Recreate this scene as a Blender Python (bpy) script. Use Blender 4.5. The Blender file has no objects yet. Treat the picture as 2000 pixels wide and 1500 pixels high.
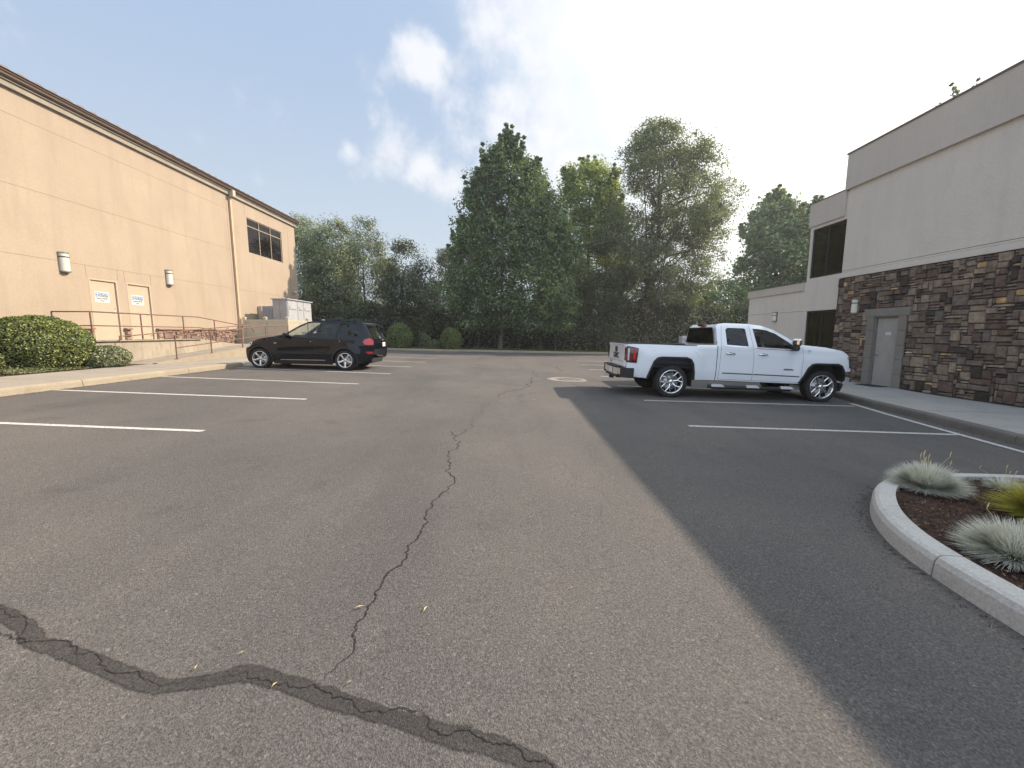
import bpy, math, random
import numpy as np
from mathutils import Vector, Matrix, noise
from mathutils.geometry import delaunay_2d_cdt
random.seed(7); np.random.seed(7)
SC = bpy.context.scene
COL = SC.collection
PI = math.pi
# ------------------------------------------------------------------ camera
H, TH, FPX = 1.48, math.radians(7.2), 790.0
cam = bpy.data.cameras.new('camera'); camo = bpy.data.objects.new('camera', cam); COL.objects.link(camo)
cam.sensor_width = 36; cam.lens = FPX/2000*36; cam.clip_end = 3000; cam.clip_start = .05
camo.location = (0, 0, H); camo.rotation_euler = (PI/2-TH, 0, 0); SC.camera = camo
K = -0.03                                    # the lot falls gently to the east
def gz(x, y=0): return K*max(-22, min(22, x))
def at(u, v, Y):                             # a point Y metres ahead that shows at photo pixel u, v
    a, b = u-1000, 750-v
    r = (a, math.cos(TH)*FPX+math.sin(TH)*b, -math.sin(TH)*FPX+math.cos(TH)*b); t = Y/r[1]
    return Vector((r[0]*t, Y, H+r[2]*t))
# ------------------------------------------------------------------ materials
MATS = {}
class N:
    def __init__(s, name):
        s.m = bpy.data.materials.new(name); s.m.use_nodes = True; s.t = s.m.node_tree; s.t.nodes.clear()
        s.out = s.t.nodes.new('ShaderNodeOutputMaterial'); MATS[name] = s.m
        s.tc = None
    def n(s, typ, **kw):
        o = s.t.nodes.new(typ)
        for k, v in kw.items():
            if k.startswith('_'): setattr(o, k[1:], v)
            else: s.set(o, k, v)
        return o
    def set(s, o, k, v):
        i = int(k[1:]) if k[0] == 'i' and k[1:].isdigit() else k.replace('__', ' ')
        sock = o.inputs[i]
        if isinstance(v, bpy.types.NodeSocket): s.t.links.new(v, sock)
        elif isinstance(v, (tuple, list)) and len(v) == 3 and sock.type == 'RGBA': sock.default_value = (*v, 1)
        else: sock.default_value = v
    def coord(s, kind='Object', scale=None):
        if s.tc is None: s.tc = s.n('ShaderNodeTexCoord')
        o = s.tc.outputs[kind]
        if scale:
            m = s.n('ShaderNodeMapping', Vector=o); m.inputs['Scale'].default_value = scale; return m.outputs[0]
        return o
    def noise(s, vec, scale, detail=4, rough=.55, dist=0.0):
        return s.n('ShaderNodeTexNoise', Vector=vec, Scale=scale, Detail=detail, Roughness=rough, Distortion=dist).outputs['Fac']
    def ramp(s, fac, stops, interp='LINEAR'):
        r = s.n('ShaderNodeValToRGB', Fac=fac); r.color_ramp.interpolation = interp
        e = r.color_ramp.elements
        while len(e) > 1: e.remove(e[-1])
        for i, (p, c) in enumerate(stops):
            x = e[0] if i == 0 else e.new(p)
            x.position = p; x.color = (*c, 1) if isinstance(c, (tuple, list)) else (c, c, c, 1)
        return r.outputs['Color']
    def mix(s, fac, a, b, blend='MIX'):
        m = s.n('ShaderNodeMix', _data_type='RGBA', _blend_type=blend)
        s.set(m, 'i0', fac); s.set(m, 'i6', a); s.set(m, 'i7', b); return m.outputs[2]
    def math(s, op, a, b=0.0, c=0.0):
        m = s.n('ShaderNodeMath', _operation=op); s.set(m, 'i0', a); s.set(m, 'i1', b); s.set(m, 'i2', c); return m.outputs[0]
    def bump(s, h, strength=.3, dist=.01):
        return s.n('ShaderNodeBump', Height=h, Strength=strength, Distance=dist).outputs[0]
    def principled(s, **kw):
        p = s.n('ShaderNodeBsdfPrincipled', **kw); s.t.links.new(p.outputs[0], s.out.inputs[0]); return p
def simple(name, col, rough=.5, metal=0, var=.12, scale=6, bump=0, coat=0, spec=.5):
    m = N(name); c = m.coord(); f = m.noise(c, scale, 5)
    lo = tuple(x*(1-var) for x in col); hi = tuple(min(1, x*(1+var)) for x in col)
    kw = {'Base__Color': m.ramp(f, [(.3, lo), (.7, hi)]), 'Roughness': rough, 'Metallic': metal, 'Coat__Weight': coat, 'Specular__IOR__Level': spec}
    p = m.principled(**kw)
    if bump: m.set(p, 'Normal', m.bump(m.noise(c, scale*12, 4), bump, .004))
    return m.m
def asphalt(name='asphalt', k=.88, soft=1.0):
    m = N(name); c = m.coord()
    big = m.noise(c, .35, 4, .6); mid = m.noise(c, 1.7, 5, .65); fine = m.noise(c, 85, 4, .75)
    vor = m.n('ShaderNodeTexVoronoi', Vector=c, Scale=175.0, Randomness=1.0)
    v2 = m.n('ShaderNodeTexVoronoi', Vector=c, Scale=88.0, Randomness=1.0)
    st = m.ramp(vor.outputs['Color'], [(0, .62), (.45, .92), (.8, 1.1), (.93, 1.35), (1, 2.0)])
    st2 = m.ramp(v2.outputs['Color'], [(0, .72), (.2, .95), (.85, 1.04), (.95, 1.5), (1, 2.1)])
    base = m.mix(m.ramp(big, [(.36, 0.0), (.62, 1.0)]), tuple(k*x for x in (.118, .113, .110)), tuple(k*x for x in (.170, .154, .141)))
    base = m.mix(m.ramp(mid, [(.35, 0.0), (.7, .8)]), base, tuple(k*x for x in (.138, .130, .125)))
    base = m.mix(m.ramp(m.noise(c, .16, 3, .5), [(.45, 0.0), (.7, .5)]), base, tuple(k*x for x in (.180, .162, .146)))
    wear = m.noise(m.coord(scale=(.9, .16, 1)), 1.0, 4, .6)
    base = m.mix(m.ramp(wear, [(.5, 0.0), (.70, .4)]), base, tuple(k*x for x in (.086, .083, .083)))
    col = m.mix(.9*soft, base, st, 'MULTIPLY'); col = m.mix(.9*soft, col, st2, 'MULTIPLY')
    col = m.mix(1.0, col, m.ramp(fine, [(.3, .5), (.5, 1.0), (.72, 1.55)]), 'MULTIPLY')
    col = m.mix(1.0, col, m.ramp(m.noise(c, 2.3, 3, .5), [(.62, 1.0), (.74, .85)]), 'MULTIPLY')
    h = m.math('ADD', m.math('MULTIPLY', vor.outputs['Distance'], .9), m.math('MULTIPLY', fine, 1.3))
    m.principled(Base__Color=col, Roughness=.88, Specular__IOR__Level=.25, Normal=m.bump(h, .8, .004))
    return m.m
def stucco(name, a, b, stain, sb=.35):
    m = N(name); c = m.coord()
    f = m.noise(c, .45, 5, .6); g = m.noise(m.coord(scale=(1.2, 1.2, .18)), 1.6, 4, .6)
    col = m.mix(m.ramp(f, [(.3, 0.0), (.7, 1.0)]), a, b)
    col = m.mix(m.ramp(g, [(.48, 0.0), (.75, .45)]), col, stain)
    col = m.mix(m.ramp(m.noise(c, 14, 3), [(.4, 0.0), (.8, .25)]), col, stain)
    n1 = m.noise(c, 13, 5, .7)
    m.principled(Base__Color=col, Roughness=.95, Specular__IOR__Level=.15, Normal=m.bump(n1, sb, .03))
    return m.m
def concrete(name, a, b, dark, streak=False):
    m = N(name); c = m.coord()
    f = m.noise(c, 1.1, 6, .65); sp = m.noise(c, 60, 4, .7)
    col = m.mix(m.ramp(f, [(.3, 0.0), (.7, 1.0)]), a, b)
    g = m.noise(m.coord(scale=(3.0, 3.0, .5)), 1.7, 5, .7) if streak else m.noise(c, 3.7, 5, .7)
    col = m.mix(m.ramp(g, [(.5, 0.0), (.72, .75 if streak else .4)]), col, dark)
    col = m.mix(1.0, col, m.ramp(sp, [(.3, .75), (.55, 1.0), (.8, 1.2)]), 'MULTIPLY')
    m.principled(Base__Color=col, Roughness=.93, Specular__IOR__Level=.2, Normal=m.bump(sp, .35, .005))
    return m.m
def leafmat(name, dark, light, yel, trans=.35, yshare=.9):
    m = N(name)
    at_ = m.n('ShaderNodeAttribute', _attribute_name='tint'); f = at_.outputs['Fac']
    big = m.noise(m.coord(), .5, 3, .6)
    t = m.math('ADD', m.math('MULTIPLY', f, .80), m.math('MULTIPLY', big, .50)); t = m.math('SUBTRACT', t, .12)
    dark = tuple(x*.5 for x in dark); col = m.ramp(t, [(.14, dark), (.62, light), (yshare, yel)])
    d = m.n('ShaderNodeBsdfDiffuse', Color=col); tr = m.n('ShaderNodeBsdfTranslucent', Color=m.mix(1.0, col, (1.2, 1.15, .65), 'MULTIPLY'))
    g = m.n('ShaderNodeBsdfGlossy', Color=(.8, .85, .8), Roughness=.45)
    a = m.n('ShaderNodeMixShader', i0=trans, i1=d.outputs[0], i2=tr.outputs[0])
    b = m.n('ShaderNodeMixShader', i0=.05, i1=a.outputs[0], i2=g.outputs[0])
    m.t.links.new(b.outputs[0], m.out.inputs[0]); return m.m
def glass(name, tint, refl=.9, rough=.01):
    m = N(name)
    tr = m.n('ShaderNodeBsdfTransparent', Color=tint); gl = m.n('ShaderNodeBsdfGlossy', Color=(refl, refl, refl), Roughness=rough)
    fr = m.n('ShaderNodeFresnel', IOR=1.5)
    wv = m.bump(m.noise(m.coord(), 1.3, 2), .05, .02); m.set(gl, 'Normal', wv)
    mx = m.n('ShaderNodeMixShader', i0=fr.outputs[0], i1=tr.outputs[0], i2=gl.outputs[0])
    m.t.links.new(mx.outputs[0], m.out.inputs[0]); return m.m
def stone():
    m = N('ledgestone'); c = m.coord()
    a = m.n('ShaderNodeAttribute', _attribute_name='tint').outputs['Fac']
    col = m.ramp(a, [(0, (0.068, 0.055, 0.045)), (.08, (0.139, 0.100, 0.076)), (.22, (0.205, 0.156, 0.118)), (.38, (0.165, 0.110, 0.089)), (.50, (0.251, 0.197, 0.151)),
                     (.64, (0.178, 0.144, 0.119)), (.76, (0.310, 0.244, 0.177)), (.88, (0.476, 0.306, 0.151)), (.93, (0.581, 0.375, 0.180)), (.98, (0.581, 0.451, 0.292))], 'CONSTANT')
    f = m.noise(c, 7, 6, .7)
    col = m.mix(1.0, col, m.ramp(f, [(.25, .45), (.5, 1.0), (.75, 1.6)]), 'MULTIPLY')
    col = m.mix(m.ramp(m.noise(c, 2.4, 4), [(.5, 0.0), (.75, .35)]), col, (.06, .05, .05))
    m.principled(Base__Color=col, Roughness=.9, Specular__IOR__Level=.2, Normal=m.bump(m.noise(c, 16, 6, .7), .9, .02))
    return m.m
def paint(name, col, coat=1.0, rough=.35, metal=0.0, dust=.12, spec=.5):
    m = N(name); c = m.coord()
    dirt = m.noise(c, 2.2, 5, .65)
    cc = m.mix(m.ramp(dirt, [(.5, 0.0), (.85, dust)]), col, (.35, .31, .26))
    m.principled(Base__Color=cc, Roughness=m.ramp(dirt, [(.3, rough), (.8, rough+.1)]), Metallic=metal, Coat__Weight=coat, Coat__Roughness=.03, Specular__IOR__Level=spec)
    return m.m
def mulchmat():
    m = N('bark_mulch'); c = m.coord()
    v = m.n('ShaderNodeTexVoronoi', Vector=m.coord(scale=(1, 2.2, 1)), Scale=55.0)
    col = m.ramp(v.outputs['Color'], [(0, (.012, .007, .005)), (.5, (.045, .020, .012)), (.85, (.085, .038, .020)), (1, (.20, .11, .06))])
    f = m.noise(c, 30, 5, .7)
    col = m.mix(1.0, col, m.ramp(f, [(.3, .4), (.7, 1.5)]), 'MULTIPLY')
    m.principled(Base__Color=col, Roughness=.95, Normal=m.bump(f, 1.0, .02)); return m.m
def earthmat():
    m = N('earth'); c = m.coord()
    col = m.ramp(m.noise(c, .8, 6, .7), [(.3, (.03, .024, .016)), (.55, (.05, .05, .022)), (.75, (.07, .08, .03))])
    m.principled(Base__Color=col, Roughness=1.0, Normal=m.bump(m.noise(c, 9, 5), .8, .05)); return m.m
def attrmat(name, stops, rough=.8, trans=0.0):
    m = N(name); f = m.n('ShaderNodeAttribute', _attribute_name='tint').outputs['Fac']
    col = m.ramp(f, stops)
    if trans:
        d = m.n('ShaderNodeBsdfDiffuse', Color=col); t = m.n('ShaderNodeBsdfTranslucent', Color=col)
        b = m.n('ShaderNodeMixShader', i0=trans, i1=d.outputs[0], i2=t.outputs[0]); m.t.links.new(b.outputs[0], m.out.inputs[0])
    else: m.principled(Base__Color=col, Roughness=rough)
    return m.m
M_asph = asphalt()
M_seal = asphalt('crack_sealant', .43, .6)
def ragged(mat):
    t = mat.node_tree; out = [n for n in t.nodes if n.type == 'OUTPUT_MATERIAL'][0]; src = out.inputs[0].links[0].from_socket
    a = t.nodes.new('ShaderNodeAttribute'); a.attribute_name = 'edge'; tc = t.nodes.new('ShaderNodeTexCoord'); nz = t.nodes.new('ShaderNodeTexNoise'); nz.inputs['Scale'].default_value = 24; nz.inputs['Detail'].default_value = 6; nz.inputs['Roughness'].default_value = .75
    t.links.new(tc.outputs['Object'], nz.inputs['Vector']); ad = t.nodes.new('ShaderNodeMath'); ad.operation = 'MULTIPLY_ADD'; t.links.new(nz.outputs['Fac'], ad.inputs[0]); ad.inputs[1].default_value = .9; t.links.new(a.outputs['Fac'], ad.inputs[2])
    mr = t.nodes.new('ShaderNodeMapRange'); mr.inputs['From Min'].default_value = .60; mr.inputs['From Max'].default_value = 1.0; t.links.new(ad.outputs[0], mr.inputs['Value'])
    tr = t.nodes.new('ShaderNodeBsdfTransparent'); mx = t.nodes.new('ShaderNodeMixShader'); t.links.new(mr.outputs[0], mx.inputs[0]); t.links.new(tr.outputs[0], mx.inputs[1]); t.links.new(src, mx.inputs[2]); t.links.new(mx.outputs[0], out.inputs[0])
ragged(M_seal)
M_crack = simple('crack_gap', (.018, .016, .015), 1, 0, .3, 30)
def linepaint():
    m = N('line_paint'); c = m.coord()
    w = m.ramp(m.noise(c, 28, 5, .75), [(.34, (.16, .15, .145)), (.46, (.50, .49, .46)), (.7, (.66, .65, .62))])
    m.principled(Base__Color=w, Roughness=.8); return m.m
M_line = linepaint()
M_wallL = stucco('tan_stucco', (.425, .347, .268), (.368, .300, .232), (.30, .25, .20), .3)
M_jointL = simple('tan_joint', (.27, .19, .115), .95)
M_wallR = stucco('grey_stucco', (.70, .64, .56), (.645, .59, .52), (.54, .495, .435), .8)
M_wallR2 = stucco('grey_stucco_trim', (.575, .52, .455), (.52, .47, .41), (.44, .40, .35), .6)
M_jointR = simple('grey_joint', (.13, .115, .105), .95)
M_conc = concrete('sidewalk_concrete', (.36, .325, .275), (.30, .27, .23), (.24, .21, .17))
M_concR = concrete('sidewalk_concrete_grey', (.46, .435, .40), (.39, .37, .34), (.27, .255, .235))
M_kerbL = concrete('kerb_concrete', (.38, .33, .25), (.32, .275, .21), (.22, .16, .12))
M_kerbI = concrete('island_kerb_concrete', (.56, .545, .51), (.47, .46, .435), (.30, .285, .26))
M_kerbR = concrete('grey_kerb_concrete', (.20, .185, .165), (.15, .14, .125), (.09, .08, .07))
M_retw = concrete('stained_concrete', (.44, .38, .30), (.34, .30, .24), (.16, .155, .125), True)
M_stone = stone()
M_mortar = simple('mortar', (.035, .03, .028), 1, 0, .3, 20)
M_surr = concrete('cast_stone', (.27, .245, .21), (.22, .20, .175), (.15, .135, .12))
M_roofL = simple('brown_roof_metal', (.175, .115, .09), .55, 0, .2, 3)
M_gut = simple('brown_gutter', (.115, .08, .062), .5, 0, .15, 3)
M_frieze = simple('grey_frieze', (.30, .27, .22), .8, 0, .15, 3)
M_doorL = simple('tan_door_paint', (.455, .365, .275), .6, 0, .05, 3)
M_doorR = simple('grey_door_paint', (.34, .32, .29), .55, 0, .08, 4)
M_doorfr = simple('grey_door_frame', (.19, .175, .16), .55, 0, .08, 4)
M_bronze = simple('bronze_frame', (.045, .036, .030), .4, .3, .1)
M_framelt = simple('tan_window_frame', (.30, .25, .19), .5, 0, .1)
def darkglass(name, col, rough=.03, spec=.5):
    m = N(name); c = m.coord()
    f = m.noise(m.coord(scale=(1, 1, .25)), 1.4, 3)
    cc = m.ramp(f, [(.35, tuple(x*.5 for x in col)), (.7, col)])
    m.principled(Base__Color=cc, Roughness=rough, Specular__IOR__Level=spec, Normal=m.bump(m.noise(c, .9, 2), .04, .03)); return m.m
M_gl_dark = darkglass('dark_window_glass', (.012, .010, .010), .03, .18)
M_gl_olive = darkglass('olive_window_glass', (.036, .030, .014))
M_rail = simple('rust_red_rail_paint', (.185, .095, .075), .6, 0, .25, 8, .2)
M_vinyl = simple('cream_vinyl', (.46, .42, .335), .45, 0, .06, 2)
M_cab = simple('white_cabinet_paint', (.40, .41, .43), .5, 0, .06, 2)
M_cabg = simple('grey_cabinet_paint', (.33, .33, .34), .5, 0, .1, 2)
M_bluebase = simple('dark_metal', (.06, .06, .065), .45, .6)
M_lampw = simple('frosted_lamp_glass', (.70, .66, .56), .35, 0, .06)
M_lampm = simple('brushed_lamp_metal', (.26, .245, .225), .4, .6)
M_white = simple('sign_white', (.74, .75, .74), .5, 0, .04)
M_blue = simple('sign_blue', (.035, .17, .38), .5, 0, .08)
M_black = simple('sign_black', (.02, .02, .02), .6, 0, .1)
M_steel = simple('brushed_steel', (.55, .54, .52), .35, .9)
M_pipe = simple('pipe_paint', (.56, .41, .27), .6, 0, .08, 3)
M_pipesh = simple('pipe_paint_lower', (.50, .44, .34), .6, 0, .08, 3)
M_bark = simple('bark', (.085, .068, .052), .95, 0, .4, 9, .8)
M_barkp = simple('pale_bark', (.17, .15, .125), .95, 0, .3, 9, .6)
M_mulch = mulchmat(); M_earth = earthmat()
M_chips = attrmat('mulch_chips', [(0, (.02, .010, .007)), (.5, (.07, .032, .018)), (.85, (.12, .06, .032)), (1, (.36, .24, .14))])
M_lf_maple = leafmat('maple_leaves', (0.067, 0.111, 0.049), (0.151, 0.226, 0.093), (0.266, 0.349, 0.142), .38)
M_lf_light = leafmat('light_leaves', (0.144, 0.207, 0.064), (0.309, 0.402, 0.130), (0.500, 0.500, 0.185), .48)
M_lf_olive = leafmat('olive_leaves', (0.095, 0.125, 0.061), (0.215, 0.257, 0.134), (0.240, 0.260, 0.120), .45, .88)
M_lf_grey = leafmat('greygreen_leaves', (0.092, 0.127, 0.074), (0.232, 0.281, 0.166), (0.408, 0.451, 0.278), .38)
M_lf_dark = leafmat('dark_leaves', (0.046, 0.060, 0.033), (0.100, 0.129, 0.065), (0.211, 0.226, 0.092), .32)
M_lf_far = leafmat('far_leaves', (0.116, 0.181, 0.087), (0.224, 0.309, 0.147), (0.341, 0.430, 0.202), .42)
M_lf_hedge = leafmat('hedge_leaves', (0.040, 0.060, 0.016), (0.144, 0.190, 0.046), (0.299, 0.322, 0.086), .2, .82)
M_lf_pale = leafmat('pale_shrub_leaves', (0.075, 0.095, 0.040), (0.230, 0.260, 0.125), (0.420, 0.420, 0.250), .2, .85)
M_lf_ball = leafmat('ball_leaves', (0.045, 0.078, 0.019), (0.127, 0.186, 0.041), (0.223, 0.279, 0.068), .2)
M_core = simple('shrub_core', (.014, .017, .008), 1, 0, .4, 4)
M_fescue = attrmat('blue_fescue', [(0, (.30, .28, .19)), (.3, (.58, .58, .47)), (.8, (.80, .83, .78)), (1, (.86, .76, .54))], trans=.3)
M_sedge = attrmat('golden_sedge', [(0, (.14, .18, .03)), (.4, (.38, .40, .05)), (.75, (.60, .55, .09)), (1, (.70, .52, .17))], trans=.3)
M_straw = simple('dry_straw', (.62, .50, .28), .8, 0, .2, 20)
M_grass = attrmat('grass_blades', [(0, (.05, .07, .02)), (.6, (.12, .14, .04)), (1, (.24, .22, .09))], trans=.3)
M_ring = concrete('manhole_concrete', (.29, .265, .23), (.25, .225, .195), (.18, .165, .14))
M_iron = simple('cast_iron', (.19, .17, .15), .7, .4, .25, 15, .6)
P_white = paint('white_car_paint', (.86, .89, .92), dust=.06); P_black = paint('black_car_paint', (.004, .006, .010), .8, .2, 0.0, .006, 0.0)
M_plas = simple('black_plastic', (.018, .018, .019), .55, 0, .15, 10, .15)
M_rub = simple('tyre_rubber', (.016, .016, .016), .8, 0, .2, 20, .3)
M_chrome = simple('chrome', (.82, .82, .83), .07, 1.0, .02)
M_alloy = simple('silver_alloy', (.66, .66, .67), .25, .85, .04)
M_step = simple('sky_sheen_step', (.80, .80, .80), .3, .2, .05)  # pale base colour stands in for sky reflected off the step pads
M_under = simple('underbody', (.012, .012, .012), .9)
M_seam = simple('panel_gap', (.03, .03, .032), .8)
M_seamw = simple('white_panel_gap', (.16, .17, .18), .8)
M_gclear = glass('car_glass', (.74, .78, .77)); M_gtint = glass('tinted_car_glass', (.045, .05, .055)); M_gtruck = glass('truck_glass', (.30, .31, .33))
def redlens():
    m = N('red_lens'); m.principled(Base__Color=(.60, .012, .012), Roughness=.12, Coat__Weight=1.0, Normal=m.bump(m.noise(m.coord(), 30, 2), .2, .005)); return m.m
M_red = redlens(); M_dred = simple('dark_red_lens', (.11, .008, .010), .12, 0, .3, 12, 0, 1.0)
M_clear = simple('clear_lens', (.62, .62, .62), .08, 0, .15, 14, 0, 1.0)
M_int = simple('car_interior', (.05, .048, .045), .85); M_intb = simple('car_seat', (.035, .033, .032), .8)
# ------------------------------------------------------------------ mesh helpers
class MB:
    def __init__(s): s.v = []; s.f = []; s.sm = []; s.tint = []; s.t = 0.0
    def add(s, vs, fs, smooth=False):
        o = len(s.v); s.v.extend(tuple(p) for p in vs)
        for f in fs: s.f.append(tuple(i+o for i in f)); s.sm.append(smooth); s.tint.append(s.t)
        return s
    def box(s, x0, x1, y0, y1, z0, z1):
        return s.add([(x0,y0,z0),(x1,y0,z0),(x1,y1,z0),(x0,y1,z0),(x0,y0,z1),(x1,y0,z1),(x1,y1,z1),(x0,y1,z1)],
                     [(0,3,2,1),(4,5,6,7),(0,1,5,4),(1,2,6,5),(2,3,7,6),(3,0,4,7)])
    def bbox(s, x0, x1, y0, y1, z0, z1, b=.01):   # box with chamfered edges
        c = [(x0,x1),(y0,y1),(z0,z1)]; vs = []; idx = {}
        for sx in (0,1):
            for sy in (0,1):
                for sz in (0,1):
                    p = [c[0][sx], c[1][sy], c[2][sz]]; d = [b if not q else -b for q in (sx,sy,sz)]
                    for ax in range(3):
                        q = [p[i]+(d[i] if i != ax else 0) for i in range(3)]; idx[(sx,sy,sz,ax)] = len(vs); vs.append(q)
        F = []
        for ax in range(3):
            o = [i for i in range(3) if i != ax]
            for sd in (0,1):
                ring = []
                for a, bb in ((0,0),(1,0),(1,1),(0,1)):
                    k = [0,0,0]; k[ax] = sd; k[o[0]] = a; k[o[1]] = bb; ring.append(idx[(*k, ax)])
                F.append(ring if (sd == 1) ^ (ax == 1) else ring[::-1])
        for ax in range(3):
            o = [i for i in range(3) if i != ax]
            for a in (0,1):
                for bb in (0,1):
                    k0 = [0,0,0]; k1 = [0,0,0]; k0[o[0]] = k1[o[0]] = a; k0[o[1]] = k1[o[1]] = bb; k0[ax] = 0; k1[ax] = 1
                    F.append([idx[(*k0,o[0])], idx[(*k0,o[1])], idx[(*k1,o[1])], idx[(*k1,o[0])]])
        for sx in (0,1):
            for sy in (0,1):
                for sz in (0,1): F.append([idx[(sx,sy,sz,a)] for a in range(3)])
        return s.add(vs, F)
    def prism(s, poly, f, d0, d1, smooth=False):  # poly 2D list; f(a,b,d)->xyz
        n = len(poly); vs = [f(a, b, d0) for a, b in poly]+[f(a, b, d1) for a, b in poly]
        return s.add(vs, [tuple(range(n-1, -1, -1)), tuple(range(n, 2*n))]+[(i, (i+1) % n, (i+1) % n+n, i+n) for i in range(n)], smooth)
    def tube(s, path, r, n=8, cap=True, smooth=True):
        P = [Vector(p) for p in path]; R = r if isinstance(r, (list, tuple)) else [r]*len(P); vs = []; prev = None
        for i, p in enumerate(P):
            t = (P[min(i+1, len(P)-1)]-P[max(i-1, 0)]).normalized()
            if prev is None: a = t.orthogonal().normalized()
            else:
                a = prev-t*prev.dot(t); a = a.normalized() if a.length > 1e-6 else t.orthogonal().normalized()
            prev = a; b = t.cross(a)
            for j in range(n):
                w = 2*PI*j/n; vs.append(p+(a*math.cos(w)+b*math.sin(w))*R[i])
        fs = [(i*n+j, i*n+(j+1) % n, (i+1)*n+(j+1) % n, (i+1)*n+j) for i in range(len(P)-1) for j in range(n)]
        s.add(vs, fs, smooth)
        if cap: s.add(vs[:n], [tuple(range(n-1, -1, -1))]); s.add(vs[-n:], [tuple(range(n))])
        return s
    def lathe(s, prof, M, n=32, smooth=True, closed=False):  # prof [(r, h)], axis h along local z of matrix M
        vs = []
        for r, h in prof:
            for j in range(n): w = 2*PI*j/n; vs.append(M @ Vector((r*math.cos(w), r*math.sin(w), h)))
        m = len(prof); rg = range(m) if closed else range(m-1)
        return s.add(vs, [(i*n+j, i*n+(j+1) % n, ((i+1) % m)*n+(j+1) % n, ((i+1) % m)*n+j) for i in rg for j in range(n)], smooth)
    def ribbon(s, path, w, zf, lift=.004):
        P = [Vector((p[0], p[1], 0)) for p in path]; W = w if isinstance(w, (list, tuple)) else [w]*len(P); vs = []
        for i, p in enumerate(P):
            t = (P[min(i+1, len(P)-1)]-P[max(i-1, 0)]).normalized(); nn = Vector((-t.y, t.x, 0))
            for sg in (-1, 1):
                q = p+nn*sg*W[i]/2; vs.append((q.x, q.y, zf(q.x, q.y)+lift))
        return s.add(vs, [(2*i, 2*i+1, 2*i+3, 2*i+2) for i in range(len(P)-1)])
ORG = {}
def link(name, me, parent):
    o = bpy.data.objects.new(name, me); COL.objects.link(o)
    if parent is not None: o.parent = parent; ORG[o.name] = ORG[parent.name]
    else: ORG[o.name] = Vector((0, 0, 0))
    return o
def build(mb, name, mat, parent=None, local=False, flip=False):
    me = bpy.data.meshes.new(name); og = ORG[parent.name] if parent is not None and not local else Vector((0, 0, 0))
    me.from_pydata([(p[0]-og.x, p[1]-og.y, p[2]-og.z) for p in mb.v], [], mb.f)
    me.polygons.foreach_set('use_smooth', mb.sm)
    if any(mb.tint):
        a = me.attributes.new('tint', 'FLOAT', 'FACE'); a.data.foreach_set('value', mb.tint)
    me.materials.append(mat); me.update(); me.validate()
    return link(name, me, parent)
def thing(name, label, cat, loc=(0, 0, 0), group=None, rot=None):
    o = bpy.data.objects.new(name, None); COL.objects.link(o); o.location = loc; o.empty_display_size = .2
    if rot: o.rotation_euler = rot
    ORG[o.name] = Vector(loc); return tag(o, label, cat, group)
def tag(o, label, cat, group=None, kind=None):
    o['label'] = label; o['category'] = cat
    if group: o['group'] = group
    if kind: o['kind'] = kind
    return o
def struct(mb, name, mat, label=None, cat=None):
    o = build(mb, name, mat); o['kind'] = 'structure'
    if label: o['label'] = label
    o['category'] = cat or name.split('_')[-1]
    return o
def quads_np(name, V, tint, mat, parent=None, per=4):
    og = ORG[parent.name] if parent is not None else Vector((0, 0, 0))
    V = V.reshape(-1, 3)-np.array(og)[None]
    n = len(V)//per; me = bpy.data.meshes.new(name)
    me.vertices.add(len(V)); me.vertices.foreach_set('co', V.astype(np.float32).ravel())
    me.loops.add(n*per); me.loops.foreach_set('vertex_index', np.arange(n*per, dtype=np.int32))
    me.polygons.add(n); me.polygons.foreach_set('loop_start', np.arange(0, n*per, per, dtype=np.int32))
    try: me.polygons.foreach_set('loop_total', np.full(n, per, dtype=np.int32))
    except Exception: pass
    a = me.attributes.new('tint', 'FLOAT', 'FACE'); a.data.foreach_set('value', tint.astype(np.float32))
    me.materials.append(mat); me.update(calc_edges=True); return link(name, me, parent)
def unit(n):
    a = np.random.normal(size=(n, 3)); return a/np.linalg.norm(a, axis=1)[:, None]
def leafquads(C, size, asp=.5, nrm=None, droop=0.0):
    n = len(C); nv = unit(n) if nrm is None else nrm+unit(n)*.75
    nv = nv/np.linalg.norm(nv, axis=1)[:, None]
    a = np.cross(nv, unit(n)); a /= np.linalg.norm(a, axis=1)[:, None]+1e-9
    if droop: a[:, 2] -= droop; a /= np.linalg.norm(a, axis=1)[:, None]
    b = np.cross(nv, a); s = (size*np.random.uniform(.6, 1.35, n))[:, None]
    return np.stack([C-a*s*.5, C+b*s*asp*.5-a*s*.05, C+a*s*.5, C-b*s*asp*.5-a*s*.05], 1)
def text_mesh(mb, txt, size, f, bold=.0, depth=.004, align='CENTER'):
    cu = bpy.data.curves.new('t', 'FONT'); cu.body = txt; cu.size = size; cu.align_x = align; cu.align_y = 'CENTER'; cu.offset = bold; cu.resolution_u = 2
    o = bpy.data.objects.new('t', cu); COL.objects.link(o); dg = bpy.context.evaluated_depsgraph_get(); me = o.evaluated_get(dg).to_mesh()
    vs = [f(v.co.x, v.co.y) for v in me.vertices]; fs = [tuple(p.vertices) for p in me.polygons]
    mb.add(vs, fs); o.evaluated_get(dg).to_mesh_clear(); bpy.data.objects.remove(o); bpy.data.curves.remove(cu)
def fract(path, amp, it=3, rnd=random):
    P = [Vector((p[0], p[1], 0)) for p in path]
    for k in range(it):
        Q = [P[0]]
        for a, b in zip(P, P[1:]):
            d = b-a; nn = Vector((-d.y, d.x, 0)); nn = nn.normalized() if nn.length else nn
            Q += [(a+b)/2+nn*rnd.uniform(-1, 1)*amp*d.length, b]
        P = Q
    return P
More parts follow.
